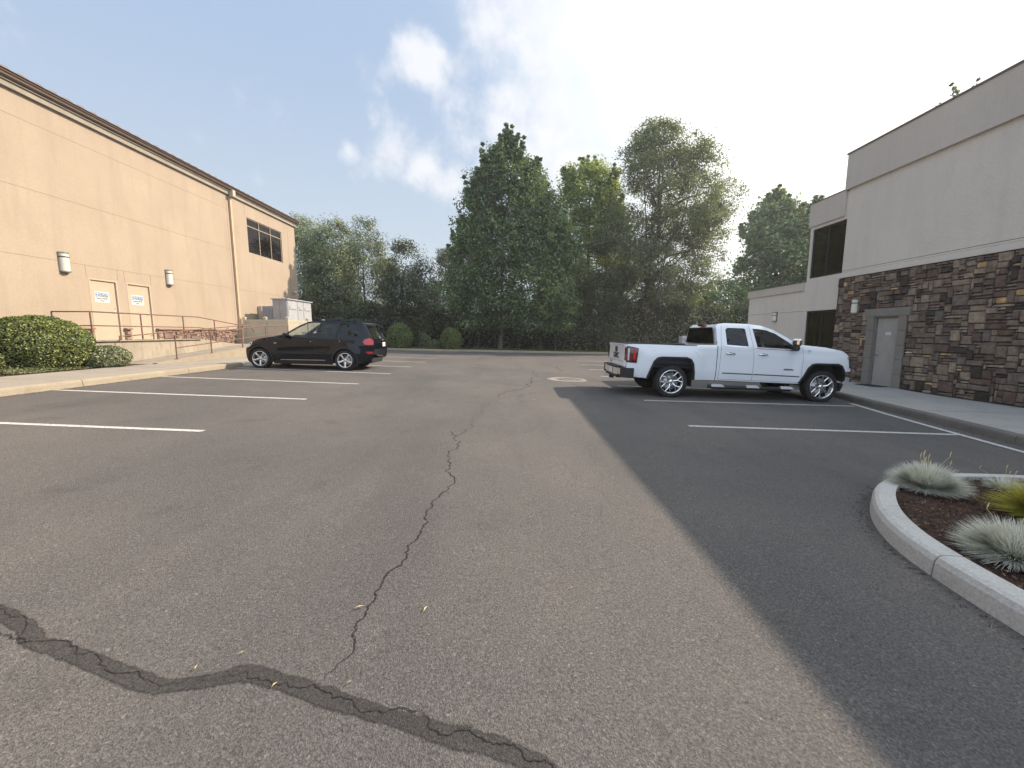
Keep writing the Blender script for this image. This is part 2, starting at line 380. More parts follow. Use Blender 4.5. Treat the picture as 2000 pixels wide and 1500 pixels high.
# ================================================================== GROUND
def sheet(poly, zf, sub, lift=0.0, mb=None):      # horizontal polygon draped on the slope
    mb = mb or MB(); r = delaunay_2d_cdt([Vector(p) for p in poly], [], [list(range(len(poly)))], 1, 1e-5)
    mb.add([(p.x, p.y, zf(p.x, p.y)+lift) for p in r[0]], r[2]); return mb
g = MB()
xs = [-900, -22, 22, 900]
for i in range(3): g.add([(xs[i], -900, gz(xs[i])-.05), (xs[i+1], -900, gz(xs[i+1])-.05), (xs[i+1], 1500, gz(xs[i+1])-.05), (xs[i], 1500, gz(xs[i])-.05)], [(0, 1, 2, 3)])
struct(g, 'ground', M_earth, 'bare earth and weeds around and beyond the car park', 'ground')
far_k = [(-22, 28.0), (-12, 28.3), (-8.4, 28.9), (-4.2, 29.3), (-3.57, 29.9), (2, 31.3), (7.86, 32.7), (22, 36.4)]
lot = sheet([(-22, -30), (22, -30), (22, 36.4)]+far_k[::-1][1:], gz, 1)
struct(lot, 'parking_lot', M_asph, 'weathered grey brown asphalt of the car park', 'asphalt')
# worn stall lines
def line(p, q, w=.1):
    mb = MB(); n = 24; mb.ribbon([(p[0]+(q[0]-p[0])*i/n, p[1]+(q[1]-p[1])*i/n) for i in range(n+1)], w, gz, .004)
    o = struct(mb, 'parking_line', M_line, 'white painted parking stall line on the asphalt', 'parking line'); o['group'] = 'white stall lines'
for (x1, y1, x0, y0) in [(-4.28,5.48,-9.6,5.68),(-4.22,8.2,-9.6,8.42),(-4.11,10.74,-9.6,11.05),(-4.05,13.45,-9.5,13.95),(-4.03,16.2,-9.5,16.6),(-4.0,18.75,-9.5,19.2),(-4.1,21.5,-9.5,21.9)]: line((x0, y0), (x1, y1))
for (x0, y0, x1, y1) in [(3.0,6.73,7.6,6.66),(3.1,9.38,8.1,9.43),(3.15,12.0,8.8,12.05),(3.24,14.75,9.2,14.8),(3.35,17.5,9.4,17.5),(3.5,20.3,9.4,20.3),(3.6,23.2,9.4,23.2)]: line((x0, y0), (x1, y1))
gm = MB(); gm.ribbon([(7.22, 5.0), (7.36, 5.8), (7.62, 7.0), (7.95, 8.4), (8.2, 9.3), (8.34, 9.8)], .11, gz, .0085)
struct(gm, 'kerb_line', M_line, 'faded white line painted along the right kerb', 'painted line')
def smooth_path(pts, k=6):
    P = [Vector((p[0], p[1], 0)) for p in pts]; out = []
    for i in range(len(P)-1):
        p0, p1, p2, p3 = P[max(i-1, 0)], P[i], P[i+1], P[min(i+2, len(P)-1)]
        for j in range(k):
            t = j/k; out.append(.5*((2*p1)+(p2-p0)*t+(2*p0-5*p1+4*p2-p3)*t*t+(3*p1-p0-3*p2+p3)*t**3))
    out.append(P[-1]); return [(p.x, p.y) for p in out]
# cracks
CR = [(.85,16.64),(.95,14.1),(.6,12.2),(.25,10.6),(-.31,8.91),(-.48,8.23),(-.51,7.26),(-.64,6.34),(-.74,5.73),(-.80,5.55),(-.71,5.34),(-.68,5.1),(-.72,4.6),(-.69,4.32),(-.62,4.01),(-.60,3.73),(-.65,3.48),(-.67,3.26),(-.65,2.99),(-.67,2.82),(-.68,2.71),(-.71,2.54),(-.70,2.45),(-.73,2.36),(-.76,2.3),(-.76,2.18),(-.75,2.06),(-.76,1.94),(-.78,1.85),(-.74,1.73),(-.74,1.66),(-.77,1.6),(-.79,1.54)]
def crack(path, w, amp, it, nm, lab, lift=.009):
    P = fract(path, amp, it); W = [w*random.uniform(.35, 1.5)*(0.3+.7*min(1, 4*min(i, len(P)-1-i)/len(P))) for i in range(len(P))]
    mb = MB(); mb.ribbon(P, W, gz, lift*.4); o = struct(mb, nm, M_crack, lab, 'crack'); return P
crack(CR[:5], .024, .12, 4, 'asphalt_crack', 'faint far end of the long crack up the middle of the lot')
crack(CR[4:], .0095, .20, 4, 'asphalt_crack', 'long jagged dark crack running up the middle of the lot')
crack([(-.92, 5.9), (-.85, 5.66), (-.74, 5.6)], .01, .15, 3, 'asphalt_crack', 'short spur branching off the long middle crack')
crack([(-4.3, 12.6), (-2.5, 12.3), (-1, 11.9), (.6, 11.3), (1.1, 11.1)], .016, .05, 4, 'asphalt_crack', 'thin crack crossing the lot from the left stalls')
crack([(.25, 9.4), (.45, 10.0), (.9, 10.3)], .014, .15, 4, 'asphalt_crack', 'small crack near the manhole')
crack([(2.5, 19.5), (2.0, 17.2), (1.9, 15.6)], .03, .12, 4, 'asphalt_crack', 'crack beyond the manhole')
crack([(.62, 4.6), (.68, 4.0), (.75, 3.3), (.8, 2.9)], .0018, .3, 4, 'asphalt_crack', 'hairline crack right of the long middle crack')
SE = [(-3.2,2.02),(-2.75,1.92),(-2.55,1.87),(-2.36,1.80),(-2.20,1.70),(-1.93,1.63),(-1.64,1.54),(-1.44,1.485),(-1.28,1.515),(-1.14,1.565),(-.94,1.52),(-.72,1.45),(-.5,1.39),(-.29,1.33),(-.09,1.29),(.09,1.23),(.17,1.17),(.3,1.05)]
SP = fract(SE, .022, 3); sw = []
for i, p in enumerate(SP): sw.append(.10+.05*noise.noise(Vector((p.x*3, p.y*3, 1)))+.022*noise.noise(Vector((p.x*22, 0, 5))))
SP = [Vector((p[0], p[1], 0)) for p in smooth_path([(p.x, p.y) for p in SP], 3)]; sb = MB(); EG = []; vs = []
for i, p in enumerate(SP):
    t = (SP[min(i+1, len(SP)-1)]-SP[max(i-1, 0)]).normalized(); nn = Vector((-t.y, t.x, 0)); w_ = .078+.03*noise.noise(Vector((p.x*3, p.y*3, 1)))+.014*noise.noise(Vector((p.x*14, 0, 5)))
    for q, e in ((-.62, 0), (-.36, .6), (0, .8), (.36, .6), (.62, 0)): c = p+nn*q*w_; vs.append((c.x, c.y, gz(c.x)+.0018)); EG.append(e)
sb.add(vs, [(i*5+j, i*5+j+1, i*5+j+6, i*5+j+5) for i in range(len(SP)-1) for j in range(4)])
nb = 28; vs = [(.03, 1.14, gz(.03)+.003)]+[(.03+rr*.10*math.cos(2*PI*i/nb)*(1+.12*math.sin(6*PI*i/nb)), 1.14+rr*.045*math.sin(2*PI*i/nb), gz(.03)+.003) for rr in (.75, 1.3) for i in range(nb)]
sb.add(vs, [(0, 1+i, 1+(i+1) % nb) for i in range(nb)]+[(1+i, 1+nb+i, 1+nb+(i+1) % nb, 1+(i+1) % nb) for i in range(nb)]); EG += [.8]+[.6]*nb+[0]*nb
so_ = struct(sb, 'tar_seal', M_seal, 'wandering dark band of smooth crack sealant across the near asphalt', 'sealant')
a_ = so_.data.attributes.new('edge', 'FLOAT', 'POINT'); a_.data.foreach_set('value', EG)
crack([(p[0], p[1]+.004) for p in SE[:9]], .0036, .22, 4, 'asphalt_crack', 'crack reopened inside the left half of the dark sealant band', .010)
crack([(p[0], p[1]+.004) for p in SE[8:]], .0045, .22, 4, 'asphalt_crack', 'crack reopened inside the right half of the dark sealant band', .010)
crack([(-2.5, 1.8), (-2.35, 1.74), (-2.2, 1.70)], .005, .2, 4, 'asphalt_crack', 'short fork of the crack at the left end of the sealant band', .010)
# manhole
mh = thing('manhole', 'round iron manhole cover set in a pale concrete ring', 'manhole', (1.80, 13.3, gz(1.8)))
mo = MB(); RM = Matrix.Translation((1.80, 13.3, gz(1.8))) @ Matrix.Rotation(math.atan(-K), 4, 'Y')
mo.lathe([(.66, -.05), (.66, .006), (.655, .010), (.38, .012), (.375, -.01)], RM, 40); build(mo, 'collar', M_ring, mh)
mo = MB(); mo.lathe([(.372, -.02), (.372, .007), (.34, .007), (.335, .002), (.30, .002), (.295, .007), (.12, .007), (.0, .007)], RM, 40)
for i in range(12):
    a = 2*PI*i/12; c = RM @ Vector((.22*math.cos(a), .22*math.sin(a), .006)); mo.box(c.x-.02, c.x+.02, c.y-.02, c.y+.02, c.z-.005, c.z+.006)
build(mo, 'cover', M_iron, mh)
# kerb extrusion along a path: section given as (offset to the left of travel, height)
def kerb(path, sec, mb=None, closed=False, zf=gz):
    mb = mb or MB(); P = [Vector((p[0], p[1], 0)) for p in path]; n = len(P); vs = []; m = len(sec)
    for i, p in enumerate(P):
        t = (P[(i+1) % n if closed else min(i+1, n-1)]-P[(i-1) if closed else max(i-1, 0)]).normalized(); nn = Vector((-t.y, t.x, 0))
        for o, h in sec:
            q = p+nn*o; vs.append((q.x, q.y, zf(q.x, q.y)+h))
    fs = [(i*m+j, ((i+1) % n)*m+j, ((i+1) % n)*m+j+1, i*m+j+1) for i in range(n if closed else n-1) for j in range(m-1)]
    mb.add(vs, fs, False)
    if not closed: mb.add(vs[:m], [tuple(range(m))]); mb.add(vs[-m:], [tuple(range(m-1, -1, -1))])
    return mb
SEC = [(0, -.06), (.012, .10), (.022, .132), (.045, .148), (.15, .152), (.15, -.06)]
# left kerb (travel along +y: left of travel is -x)
LKX = -9.62
def kerb_run(path, sec, seglen, name, mat, lab):
    """kerb cast in lengths, with a dark joint left between them"""
    mb = MB(); cur = [path[0]]; acc = 0
    for a, b in zip(path, path[1:]):
        d = math.dist(a, b); acc += d; cur.append(b)
        if acc > seglen:
            kerb(cur, sec, mb); dx, dy = (b[0]-a[0])/d, (b[1]-a[1])/d; cur = [(b[0]+dx*.012, b[1]+dy*.012)]; acc = 0
    if len(cur) > 1: kerb(cur, sec, mb)
    return struct(mb, name, mat, lab, 'kerb')
lk = [(LKX, -12+.5*i) for i in range(53)]+[(LKX, 14.45)]
kerb_run(lk, SEC, 2.9, 'kerb', M_kerbL, 'warm tan concrete kerb in front of the tan building')
kerb([(LKX, 14.55), (LKX-.35, 14.95), (LKX-1.1, 15.1)], SEC)
k2 = kerb([(LKX, 18.2), (LKX, 28.25)], SEC); struct(k2, 'kerb', M_kerbL, 'tan concrete kerb beyond the black suv', 'kerb')
sw_ = sheet([(-11.55, -12), (LKX-.15, -12), (LKX-.15, 14.0), (LKX-.2, 14.4), (-11.38, 14.4), (-11.38, 12.9), (-11.55, 12.9)], gz, 1, .149)
def swz(x, y):
    f = max(0, min(1, (x+10.5)/.75))*max(0, min(1, (y-14.4)/.7))*max(0, min(1, (18.3-y)/.5)); return gz(x)+.149*(1-f)+.012*f
for i in range(12):
    for k in range(68):
        x0, x1 = -11.38+i*(1.61/12), -11.38+(i+1)*(1.61/12); y0, y1 = 14.4+k*.2, 14.4+(k+1)*.2
        sw_.add([(x0, y0, swz(x0, y0)), (x1, y0, swz(x1, y0)), (x1, y1, swz(x1, y1)), (x0, y1, swz(x0, y1))], [(0, 1, 2, 3)])
for k in range(19): y0, y1 = 14.4+k*.2, 14.6+k*.2; sw_.add([(-9.77, y0, swz(-9.77, y0)), (LKX+.02, y0, gz(LKX)+.003), (LKX+.02, y1, gz(LKX)+.003), (-9.77, y1, swz(-9.77, y1))], [(0, 1, 2, 3)])
sheet([(-11.8, 21.4), (-11.38, 21.4), (-11.38, 28), (-11.8, 28)], gz, 1, .149, sw_)
for y in [y*1.5-10 for y in range(16)]: pass
struct(sw_, 'sidewalk', M_conc, 'warm concrete sidewalk in front of the tan building', 'sidewalk')
jm = MB()
for y in (-8, -5, -2, 1, 4, 5.6, 7.2, 8.8, 10.4, 12.0, 13.6): jm.ribbon([(-11.5, y), (LKX-.16, y)], .012, gz, .152)
struct(jm, 'sidewalk_joint', M_jointL, 'tooled joints across the left sidewalk', 'joints')
# right kerb
rk = smooth_path([(6.9, -12), (6.9, 0), (7.1, 3.2), (7.48, 4.9), (7.75, 5.95), (7.96, 6.83), (8.2, 7.94), (8.45, 9.39), (8.72, 10.63), (9.15, 12.6), (9.6, 15.5), (9.8, 20), (9.8, 27)], 6)
kerb_run(rk, [(-o, h) for o, h in SEC][::-1], 2.9, 'kerb', M_kerbR, 'dark weathered kerb in front of the stone building')
rs = sheet([(x+.15, y) for x, y in rk]+[(11.95, 27), (11.95, -12)], gz, 1, .149)
struct(rs, 'sidewalk', M_concR, 'grey shaded concrete sidewalk beside the stone wall', 'sidewalk')
jm = MB()
for y in (-4, -1, 2, 4.2, 6.2, 8.2, 10.2, 12.2, 14.2): jm.ribbon([(min(rk, key=lambda p: abs(p[1]-y))[0]+.16, y), (11.7, y)], .014, gz, .152)
struct(jm, 'sidewalk_joint', M_kerbR, 'tooled joints across the right sidewalk', 'joints')
ms = sheet([(11.52, 7.5), (11.75, 7.5), (11.75, 11.95), (11.66, 12.0), (11.45, 10.8)], gz, 1, .156)
struct(ms, 'mulch_strip', M_mulch, 'thin strip of red bark mulch at the foot of the stone wall', 'mulch')
# far kerb + verge
fk = smooth_path([(-22, 28.0), (-12, 28.3), (-8.4, 28.9), (-4.4, 29.25), (-3.95, 29.5), (-3.57, 29.95), (2, 31.3), (7.86, 32.7), (22, 36.4)], 4)
kerb_run(fk, SEC, 4.0, 'kerb', M_kerbL, 'low concrete kerb along the far edge of the lot under the trees')
vg = sheet([(x-.05, y+.14) for x, y in fk]+[(22, 60), (-22, 60)], gz, 1, .12); struct(vg, 'planting_bed', M_earth, 'dark soil under the trees beyond the far kerb', 'soil')
vb = sheet([(x, y+.16) for x, y in fk if x < -3.6]+[(-4.2, 31.5), (-22, 31)], gz, 1, .135); struct(vb, 'mulch_bed', M_mulch, 'mulch under the two clipped round shrubs', 'mulch')
# left planting bed
lb = sheet([(-14.3, -12), (-11.55, -12), (-11.55, 12.5), (-11.7, 12.9), (-12.3, 12.9), (-12.3, 12.28), (-14.3, 12.28)], gz, 1, .135)
struct(lb, 'mulch_bed', M_mulch, 'red brown bark mulch bed below the tan wall', 'mulch')
# island
io = smooth_path([(2.62, -3), (2.62, 0.5), (2.63, 1.5), (2.66, 2.05), (2.71, 2.45), (2.80, 2.80), (2.98, 3.16), (3.24, 3.50), (3.55, 3.80), (3.95, 4.03), (4.5, 4.16), (5.3, 4.18), (5.9, 4.05), (6.2, 3.6), (6.3, 2.8), (6.3, -3)], 6)
ISEC = [(0, -.06), (-.012, .10), (-.028, .135), (-.055, .150), (-.165, .155), (-.165, .05)]
i1 = [p for p in io if p[1] > 2.42 or p[0] > 4]; i0 = [p for p in io if p[1] < 2.43 and p[0] < 4]
ik = MB(); kerb(i0[:-1]+[(i1[0][0]-.004, i1[0][1]-.014)], ISEC, ik); kerb(i1, ISEC, ik)
struct(ik, 'island_kerb', M_kerbI, 'pale rounded concrete kerb of the planted island', 'kerb')
def inset(P, d):
    out = []
    for i, p in enumerate(P):
        a, b = P[max(i-1, 0)], P[min(i+1, len(P)-1)]; L = math.dist(a, b) or 1; out.append((p[0]+(b[1]-a[1])/L*d, p[1]-(b[0]-a[0])/L*d))
    return out
im = sheet(inset(io, .13), gz, 1, .118)
struct(im, 'mulch_bed', M_mulch, 'dark red bark mulch filling the planted island', 'mulch')
def interp_(tab, x):
    for (a, p), (b, q) in zip(tab, tab[1:]):
        if x <= b: return p+(q-p)*(x-a)/(b-a)
    return tab[-1][1]
def inside(poly, x, y):
    c = False; j = len(poly)-1
    for i in range(len(poly)):
        if (poly[i][1] > y) != (poly[j][1] > y) and x < (poly[j][0]-poly[i][0])*(y-poly[i][1])/(poly[j][1]-poly[i][1])+poly[i][0]: c = not c
        j = i
    return c
def chips(name, poly, n, size, lab, z0):
    xs_ = [p[0] for p in poly]; ys_ = [p[1] for p in poly]; C = []
    while len(C) < n:
        x = random.uniform(min(xs_), max(xs_)); y = random.uniform(min(ys_), max(ys_))
        if inside(poly, x, y): C.append((x, y, gz(x)+z0+random.uniform(0, .022)))
    C = np.array(C); nr = np.tile([0, 0, 1.0], (n, 1)); q = leafquads(C, size, .22, nr)
    o = quads_np(name, q, np.random.rand(n)**1.3, M_chips); o['kind'] = 'stuff'; o['label'] = lab; o['category'] = 'bark chips'
ip = [p for p in inset(io, .17) if p[1] > 1.2]
chips('bark_chips', ip, 20000, .034, 'loose shredded bark chips on the planted island', .118)
chips('bark_chips', [(-14.2, 7), (-11.6, 7), (-11.6, 12.4), (-14.2, 12.2)], 6000, .05, 'loose bark chips below the tan wall', .137)
# grass strip by the far kerb
n = 9000; t = np.random.rand(n); bx = -3+t*20; by = 30.3+(bx+3.0)*.2575+.35+np.random.rand(n)**.8*1.2
C = np.stack([bx, by, K*bx+.12+np.zeros(n)], 1); hh = np.random.uniform(.05, .16, n)
A = np.random.normal(size=(n, 3))*.04; W_ = unit(n)*[.02, .02, 0]
V = np.stack([C-W_, C+W_, C+A+np.stack([0*hh, 0*hh, hh], 1)], 1); o = quads_np('grass', V, np.random.rand(n), M_grass, None, 3); o['kind'] = 'stuff'; o['label'] = 'strip of short grass behind the far kerb'; o['category'] = 'grass'
n = 5000; L_ = []
for i in range(n):
    w_ = random.random()
    if w_ < .35: y = random.uniform(2, 14.3); x = LKX+.02+abs(random.gauss(0, .10)); z = gz(x)+.006
    elif w_ < .6: q = random.choice(rk); y = q[1]+random.uniform(-.3, .3); x = q[0]-.02-abs(random.gauss(0, .12)); z = gz(x)+.006
    elif w_ < .85: q = random.choice(fk[4:]); x = q[0]+random.uniform(-1, 1); y = interp_([(p[0], p[1]) for p in fk], x)-.03-abs(random.gauss(0, .25)); z = gz(x)+.006
    else: q = random.choice(io); e_ = inset([io[max(0, io.index(q)-1)], q, io[min(len(io)-1, io.index(q)+1)]], -.02-abs(random.gauss(0, .05)))[1]; x, y = e_; z = gz(x)+.006
    L_.append((x, y, z))
q = leafquads(np.array(L_), .020, .4, np.tile([0, 0, 1.0], (n, 1))); o = quads_np('leaf_litter', q, np.random.rand(n), M_chips); o['kind'] = 'stuff'; o['label'] = 'fine leaf litter gathered in the gutters along the kerbs'; o['category'] = 'leaf litter'
# dry bits on the asphalt
for i, (x, y, L, r) in enumerate([(-.81,1.985,.05,.4),(-.46,1.985,.045,1.3),(-1.22,1.66,.03,.7),(-1.36,1.575,.03,1.9),(-.98,1.50,.03,1.2),(-.68,1.52,.025,.5),(-2.2,2.25,.03,.2),(-.25,2.6,.03,2.2),(.35,2.2,.02,.9),(-1.7,2.9,.035,.3),(.5,9.0,.10,.1),(.15,3.1,.02,.6)]):
    lf = MB(); dx, dy = math.cos(r)*L/2, math.sin(r)*L/2; z = gz(x)+.012
    lf.add([(x-dx, y-dy, z), (x+dy*.25, y-dx*.25, z+.006), (x+dx, y+dy, z), (x-dy*.25, y+dx*.25, z+.004)], [(0, 1, 2), (0, 2, 3)])
    og = MB(); og.v = lf.v; og.f = lf.f; og.sm = lf.sm; og.tint = lf.tint
    o = build(og, 'dry_leaf', M_straw); tag(o, 'small dry straw coloured leaf lying on the near asphalt', 'leaf', 'dry leaf bits scattered on the asphalt')
# ================================================================== LEFT BUILDING
XL = -14.3
B1 = thing('commercial_building', 'tan stucco commercial building with brown roof edge, two doors and black upper window', 'building', (-20, 12, gz(-20)))
YE = 27.6
D1, D2 = (13.98, 14.98), (15.34, 16.34); W1 = (22.72, 26.02, 5.80, 7.66)
# wall front cut round doors and window
def wall_holes(x, y0, y1, z0, z1, holes, mb, outward=1):
    ys_ = sorted({y0, y1, *[h[0] for h in holes], *[h[1] for h in holes]}); zs_ = sorted({z0, z1, *[h[2] for h in holes], *[h[3] for h in holes]})
    for a, b in zip(ys_, ys_[1:]):
        for c, d in zip(zs_, zs_[1:]):
            my, mz = (a+b)/2, (c+d)/2
            if any(h[0] < my < h[1] and h[2] < mz < h[3] for h in holes): continue
            f = [(x, a, c), (x, b, c), (x, b, d), (x, a, d)]
            mb.add(f, [(0, 1, 2, 3)] if outward > 0 else [(3, 2, 1, 0)])
    for h in holes:
        r = x-.12*outward
        for p, q in (((h[0], h[2]), (h[1], h[2])), ((h[1], h[2]), (h[1], h[3])), ((h[1], h[3]), (h[0], h[3])), ((h[0], h[3]), (h[0], h[2]))):
            mb.add([(x, *p), (x, *q), (r, *q), (r, *p)], [(0, 1, 2, 3)])
w = MB(); wall_holes(XL, -14, YE, .1, 8.42, [(D1[0], D1[1], 1.22, 3.33), (D2[0], D2[1], 1.22, 3.33), W1], w)
w.add([(XL, YE, .1), (-34, YE, .1), (-34, YE, 8.42), (XL, YE, 8.42)], [(0, 1, 2, 3)]); w.add([(XL, -14, .1), (-34, -14, .1), (-34, -14, 8.42), (XL, -14, 8.42)], [(3, 2, 1, 0)])
w.add([(-34, -14, .1), (-34, YE, .1), (-34, YE, 8.42), (-34, -14, 8.42)], [(3, 2, 1, 0)])
build(w, 'wall', M_wallL, B1)
j = MB(); t_ = .0055
for z in (7.66, 5.70, 3.74):
    segs = [(-14, 21.2), (21.55, 27.6)] if z == 3.74 else [(-14, 21.2)]
    for a, b in segs: j.box(XL-.01, XL+.003, a, b, z-t_, z+t_)
for y, za, zb in ((13.93,3.34,3.732),(15.03,3.34,3.732),(15.29,3.34,3.732),(16.39,3.34,3.732),(21.2,.5,8.40),(26.75,.5,8.40),(22.6,7.66,8.40)):
    j.box(XL-.01, XL+.003, y-t_, y+t_, za, zb)
build(j, 'control_joint', M_jointL, B1)
# stone veneer made of separate blocks
def veneer(mb, plane, y0, y1, z0, z1, cell, holes, outx, mx=(6, 4), seed=1, zbase=None):
    rnd = random.Random(seed); ny = int(round((y1-y0)/cell)); nz = int(round((z1-z0)/cell)); used = [[False]*nz for _ in range(ny)]
    cy = (y1-y0)/ny; cz = (z1-z0)/nz
    for a in range(ny):
        for b in range(nz):
            my, mz = y0+(a+.5)*cy, z0+(b+.5)*cz
            if any(h[0] < my < h[1] and h[2] < mz < h[3] for h in holes): used[a][b] = True
    order = [(a, b) for b in range(nz) for a in range(ny)]
    for a, b in order:
        if used[a][b]: continue
        hh_ = rnd.choice([1, 1, 1, 2, 2, 2, 3, mx[1]]) ; ww = rnd.choice([2, 3, 3, 4, 5, mx[0]]) if hh_ < 3 else rnd.choice([2, 3, 4, 5])
        w_ = 0
        while w_ < ww and a+w_ < ny and not used[a+w_][b]: w_ += 1
        h_ = 1
        while h_ < hh_ and b+h_ < nz and all(not used[a+i][b+h_] for i in range(w_)): h_ += 1
        for i in range(w_):
            for k in range(h_): used[a+i][b+k] = True
        ya, yb, za, zb = y0+a*cy+.004, y0+(a+w_)*cy-.004, z0+b*cz+.004, z0+(b+h_)*cz-.004
        d = rnd.uniform(.012, .055); n1 = max(2, min(5, w_+1)); n2 = max(2, min(4, h_+1)); vs = []
        tl = rnd.uniform(-.012, .012); tl2 = rnd.uniform(-.012, .012)
        for p in range(n1+1):
            for q in range(n2+1):
                fy, fz = p/n1, q/n2; edge = p in (0, n1) or q in (0, n2)
                jy = rnd.uniform(-.004, .004) if not edge else rnd.uniform(-.003, .003)
                dd = -.012 if edge else d+tl*(fy-.5)*2+tl2*(fz-.5)*2+rnd.uniform(-.009, .009)
                if not edge:    # pull the inner ring close to the edge so each block has a pitched face
                    if p == 1: fy = min(fy, .012/(yb-ya)+.02)
                    if p == n1-1: fy = max(fy, 1-.012/(yb-ya)-.02)
                    if q == 1 and n2 > 1: fz = min(fz, .012/(zb-za)+.04)
                    if q == n2-1 and n2 > 2: fz = max(fz, 1-.012/(zb-za)-.04)
                    if n1 == 2: fy = .5
                vs.append((plane+outx*dd, ya+(yb-ya)*fy+jy, za+(zb-za)*fz+jy))
        m2 = n2+1; fs = [(p*m2+q, (p+1)*m2+q, (p+1)*m2+q+1, p*m2+q+1) for p in range(n1) for q in range(n2)]
        if outx < 0: fs = [f[::-1] for f in fs]
        mb.t = rnd.random()*.999+.001; 
        if mb.t > .87 and (w_*h_ > 9 or rnd.random() < .55): mb.t = .23+.5*rnd.random()
        mb.add(vs, fs, False)
    mb.t = 0.0; return mb
vn = MB()
M_stoneL = None
def stoneL():
    m = N('red_ledgestone'); c = m.coord(); a = m.n('ShaderNodeAttribute', _attribute_name='tint').outputs['Fac']
    col = m.ramp(a, [(0, (.20, .14, .115)), (.25, (.25, .175, .14)), (.5, (.22, .155, .13)), (.72, (.28, .20, .155)), (.90, (.34, .24, .16)), (.97, (.34, .28, .21))], 'CONSTANT')
    col = m.mix(1.0, col, m.ramp(m.noise(c, 8, 5, .7), [(.3, .6), (.7, 1.4)]), 'MULTIPLY')
    m.principled(Base__Color=col, Roughness=.9, Normal=m.bump(m.noise(c, 16, 5), .8, .015)); return m.m
M_stoneL = stoneL()
for k_, (a, b) in enumerate(((12.4, 13.9), (15.06, 15.26), (16.42, 21.1))): vn = MB(); veneer(vn, XL+.05, a, b, .92 if k_ == 2 else 1.22, 1.60, .06, [], 1, seed=k_+3); build(vn, 'stone_band', M_stoneL, B1)

cp = MB()
for a, b in ((12.4, 13.9), (15.06, 15.26), (16.42, 21.1)): cp = MB(); cp.bbox(XL+.004, XL+.13, a-.03, b+.03, 1.603, 1.66, .01); cp.box(XL+.004, XL+.04, a, b, .9, 1.603); build(cp, 'stone_cap', M_jointL, B1)
def leaf_door(parent, x, y0, y1, z0, z1, mat, out, hy, frame_mat):
    fr = MB(); e = .05
    for a, b, c, d in ((y0, y0+e, z0, z1), (y1-e, y1, z0, z1), (y0+e, y1-e, z1-e, z1)): fr.box(min(x-.11*out, x+.006*out), max(x-.11*out, x+.006*out), a, b, c, d)
    fo = build(fr, 'door_frame', frame_mat, parent)
    d = MB(); d.box(min(x-.09*out, x-.045*out), max(x-.09*out, x-.045*out), y0+e+.006, y1-e-.006, z0+.012, z1-e-.006); do = build(d, 'door', mat, parent)
    h = MB(); yy = y0+e+.09 if hy < 0 else y1-e-.09; zc = z0+1.0
    Mx = Matrix.Translation((x-.045*out, yy, zc)) @ Matrix.Rotation(out*PI/2, 4, 'Y')
    h.lathe([(0, .012), (.035, .010), (.036, 0)], Mx, 16); h.tube([(x-.045*out, yy, zc), (x+.01*out, yy, zc), (x+.012*out, yy-(.10 if hy > 0 else -.10), zc)], .011, 8)
    build(h, 'handle', M_steel, do); h = MB(); h.lathe([(0, .012), (.025, .010), (.026, 0)], Matrix.Translation((x-.045*out, yy, zc+.14)) @ Matrix.Rotation(out*PI/2, 4, 'Y'), 12)
    build(h, 'deadbolt', M_steel, do)
    bk = MB(); bk.add([(x-.115*out, y0, z0), (x-.115*out, y1, z0), (x-.115*out, y1, z1), (x-.115*out, y0, z1)], [(0, 1, 2, 3)]); build(bk, 'door_gap', M_seam, do)
    for zz in (z0+.25, (z0+z1)/2, z1-.3):
        hg = MB(); y_ = y0+e if hy > 0 else y1-e; hg.tube([(x-.035*out, y_, zz-.05), (x-.035*out, y_, zz+.05)], .009, 8); build(hg, 'hinge', M_steel, do)
    return do
leaf_door(B1, XL, D1[0], D1[1], 1.22, 3.33, M_doorL, 1, 1, M_doorL); leaf_door(B1, XL, D2[0], D2[1], 1.22, 3.33, M_doorL, 1, 1, M_doorL)
def window(parent, x, y0, y1, z0, z1, out, cols, rail, fm, gm_, fw=.05, name='window'):
    """glazing set back in its opening: one frame mesh, one sub-part pane per light"""
    fr = MB(); xa, xb = sorted((x-.10*out, x-.04*out))
    for a, b, c, d in ((y0, y0+fw, z0, z1), (y1-fw, y1, z0, z1), (y0+fw, y1-fw, z0, z0+fw), (y0+fw, y1-fw, z1-fw, z1)): fr.box(xa, xb, a, b, c, d)
    ys_ = [y0+fw]+cols+[y1-fw]
    for c in cols: fr.box(xa-.001, xb+.001, c-fw/2, c+fw/2, z0+fw, z1-fw)
    if rail: fr.box(xa+.002, xb-.002, y0+fw, y1-fw, rail-fw/2, rail+fw/2)
    f = build(fr, name, fm, parent)
    zz = [z0+fw]+([rail] if rail else [])+[z1-fw]
    for a, b in zip(ys_, ys_[1:]):
        for c, d in zip(zz, zz[1:]):
            p = MB(); xg = x-.075*out; p.add([(xg, a, c), (xg, b, c), (xg, b, d), (xg, a, d)], [(0, 1, 2, 3)] if out > 0 else [(3, 2, 1, 0)]); build(p, 'pane', gm_, f)
    return f
window(B1, XL, *W1, 1, [23.82, 24.92], 7.24, M_framelt, M_gl_dark, .05)
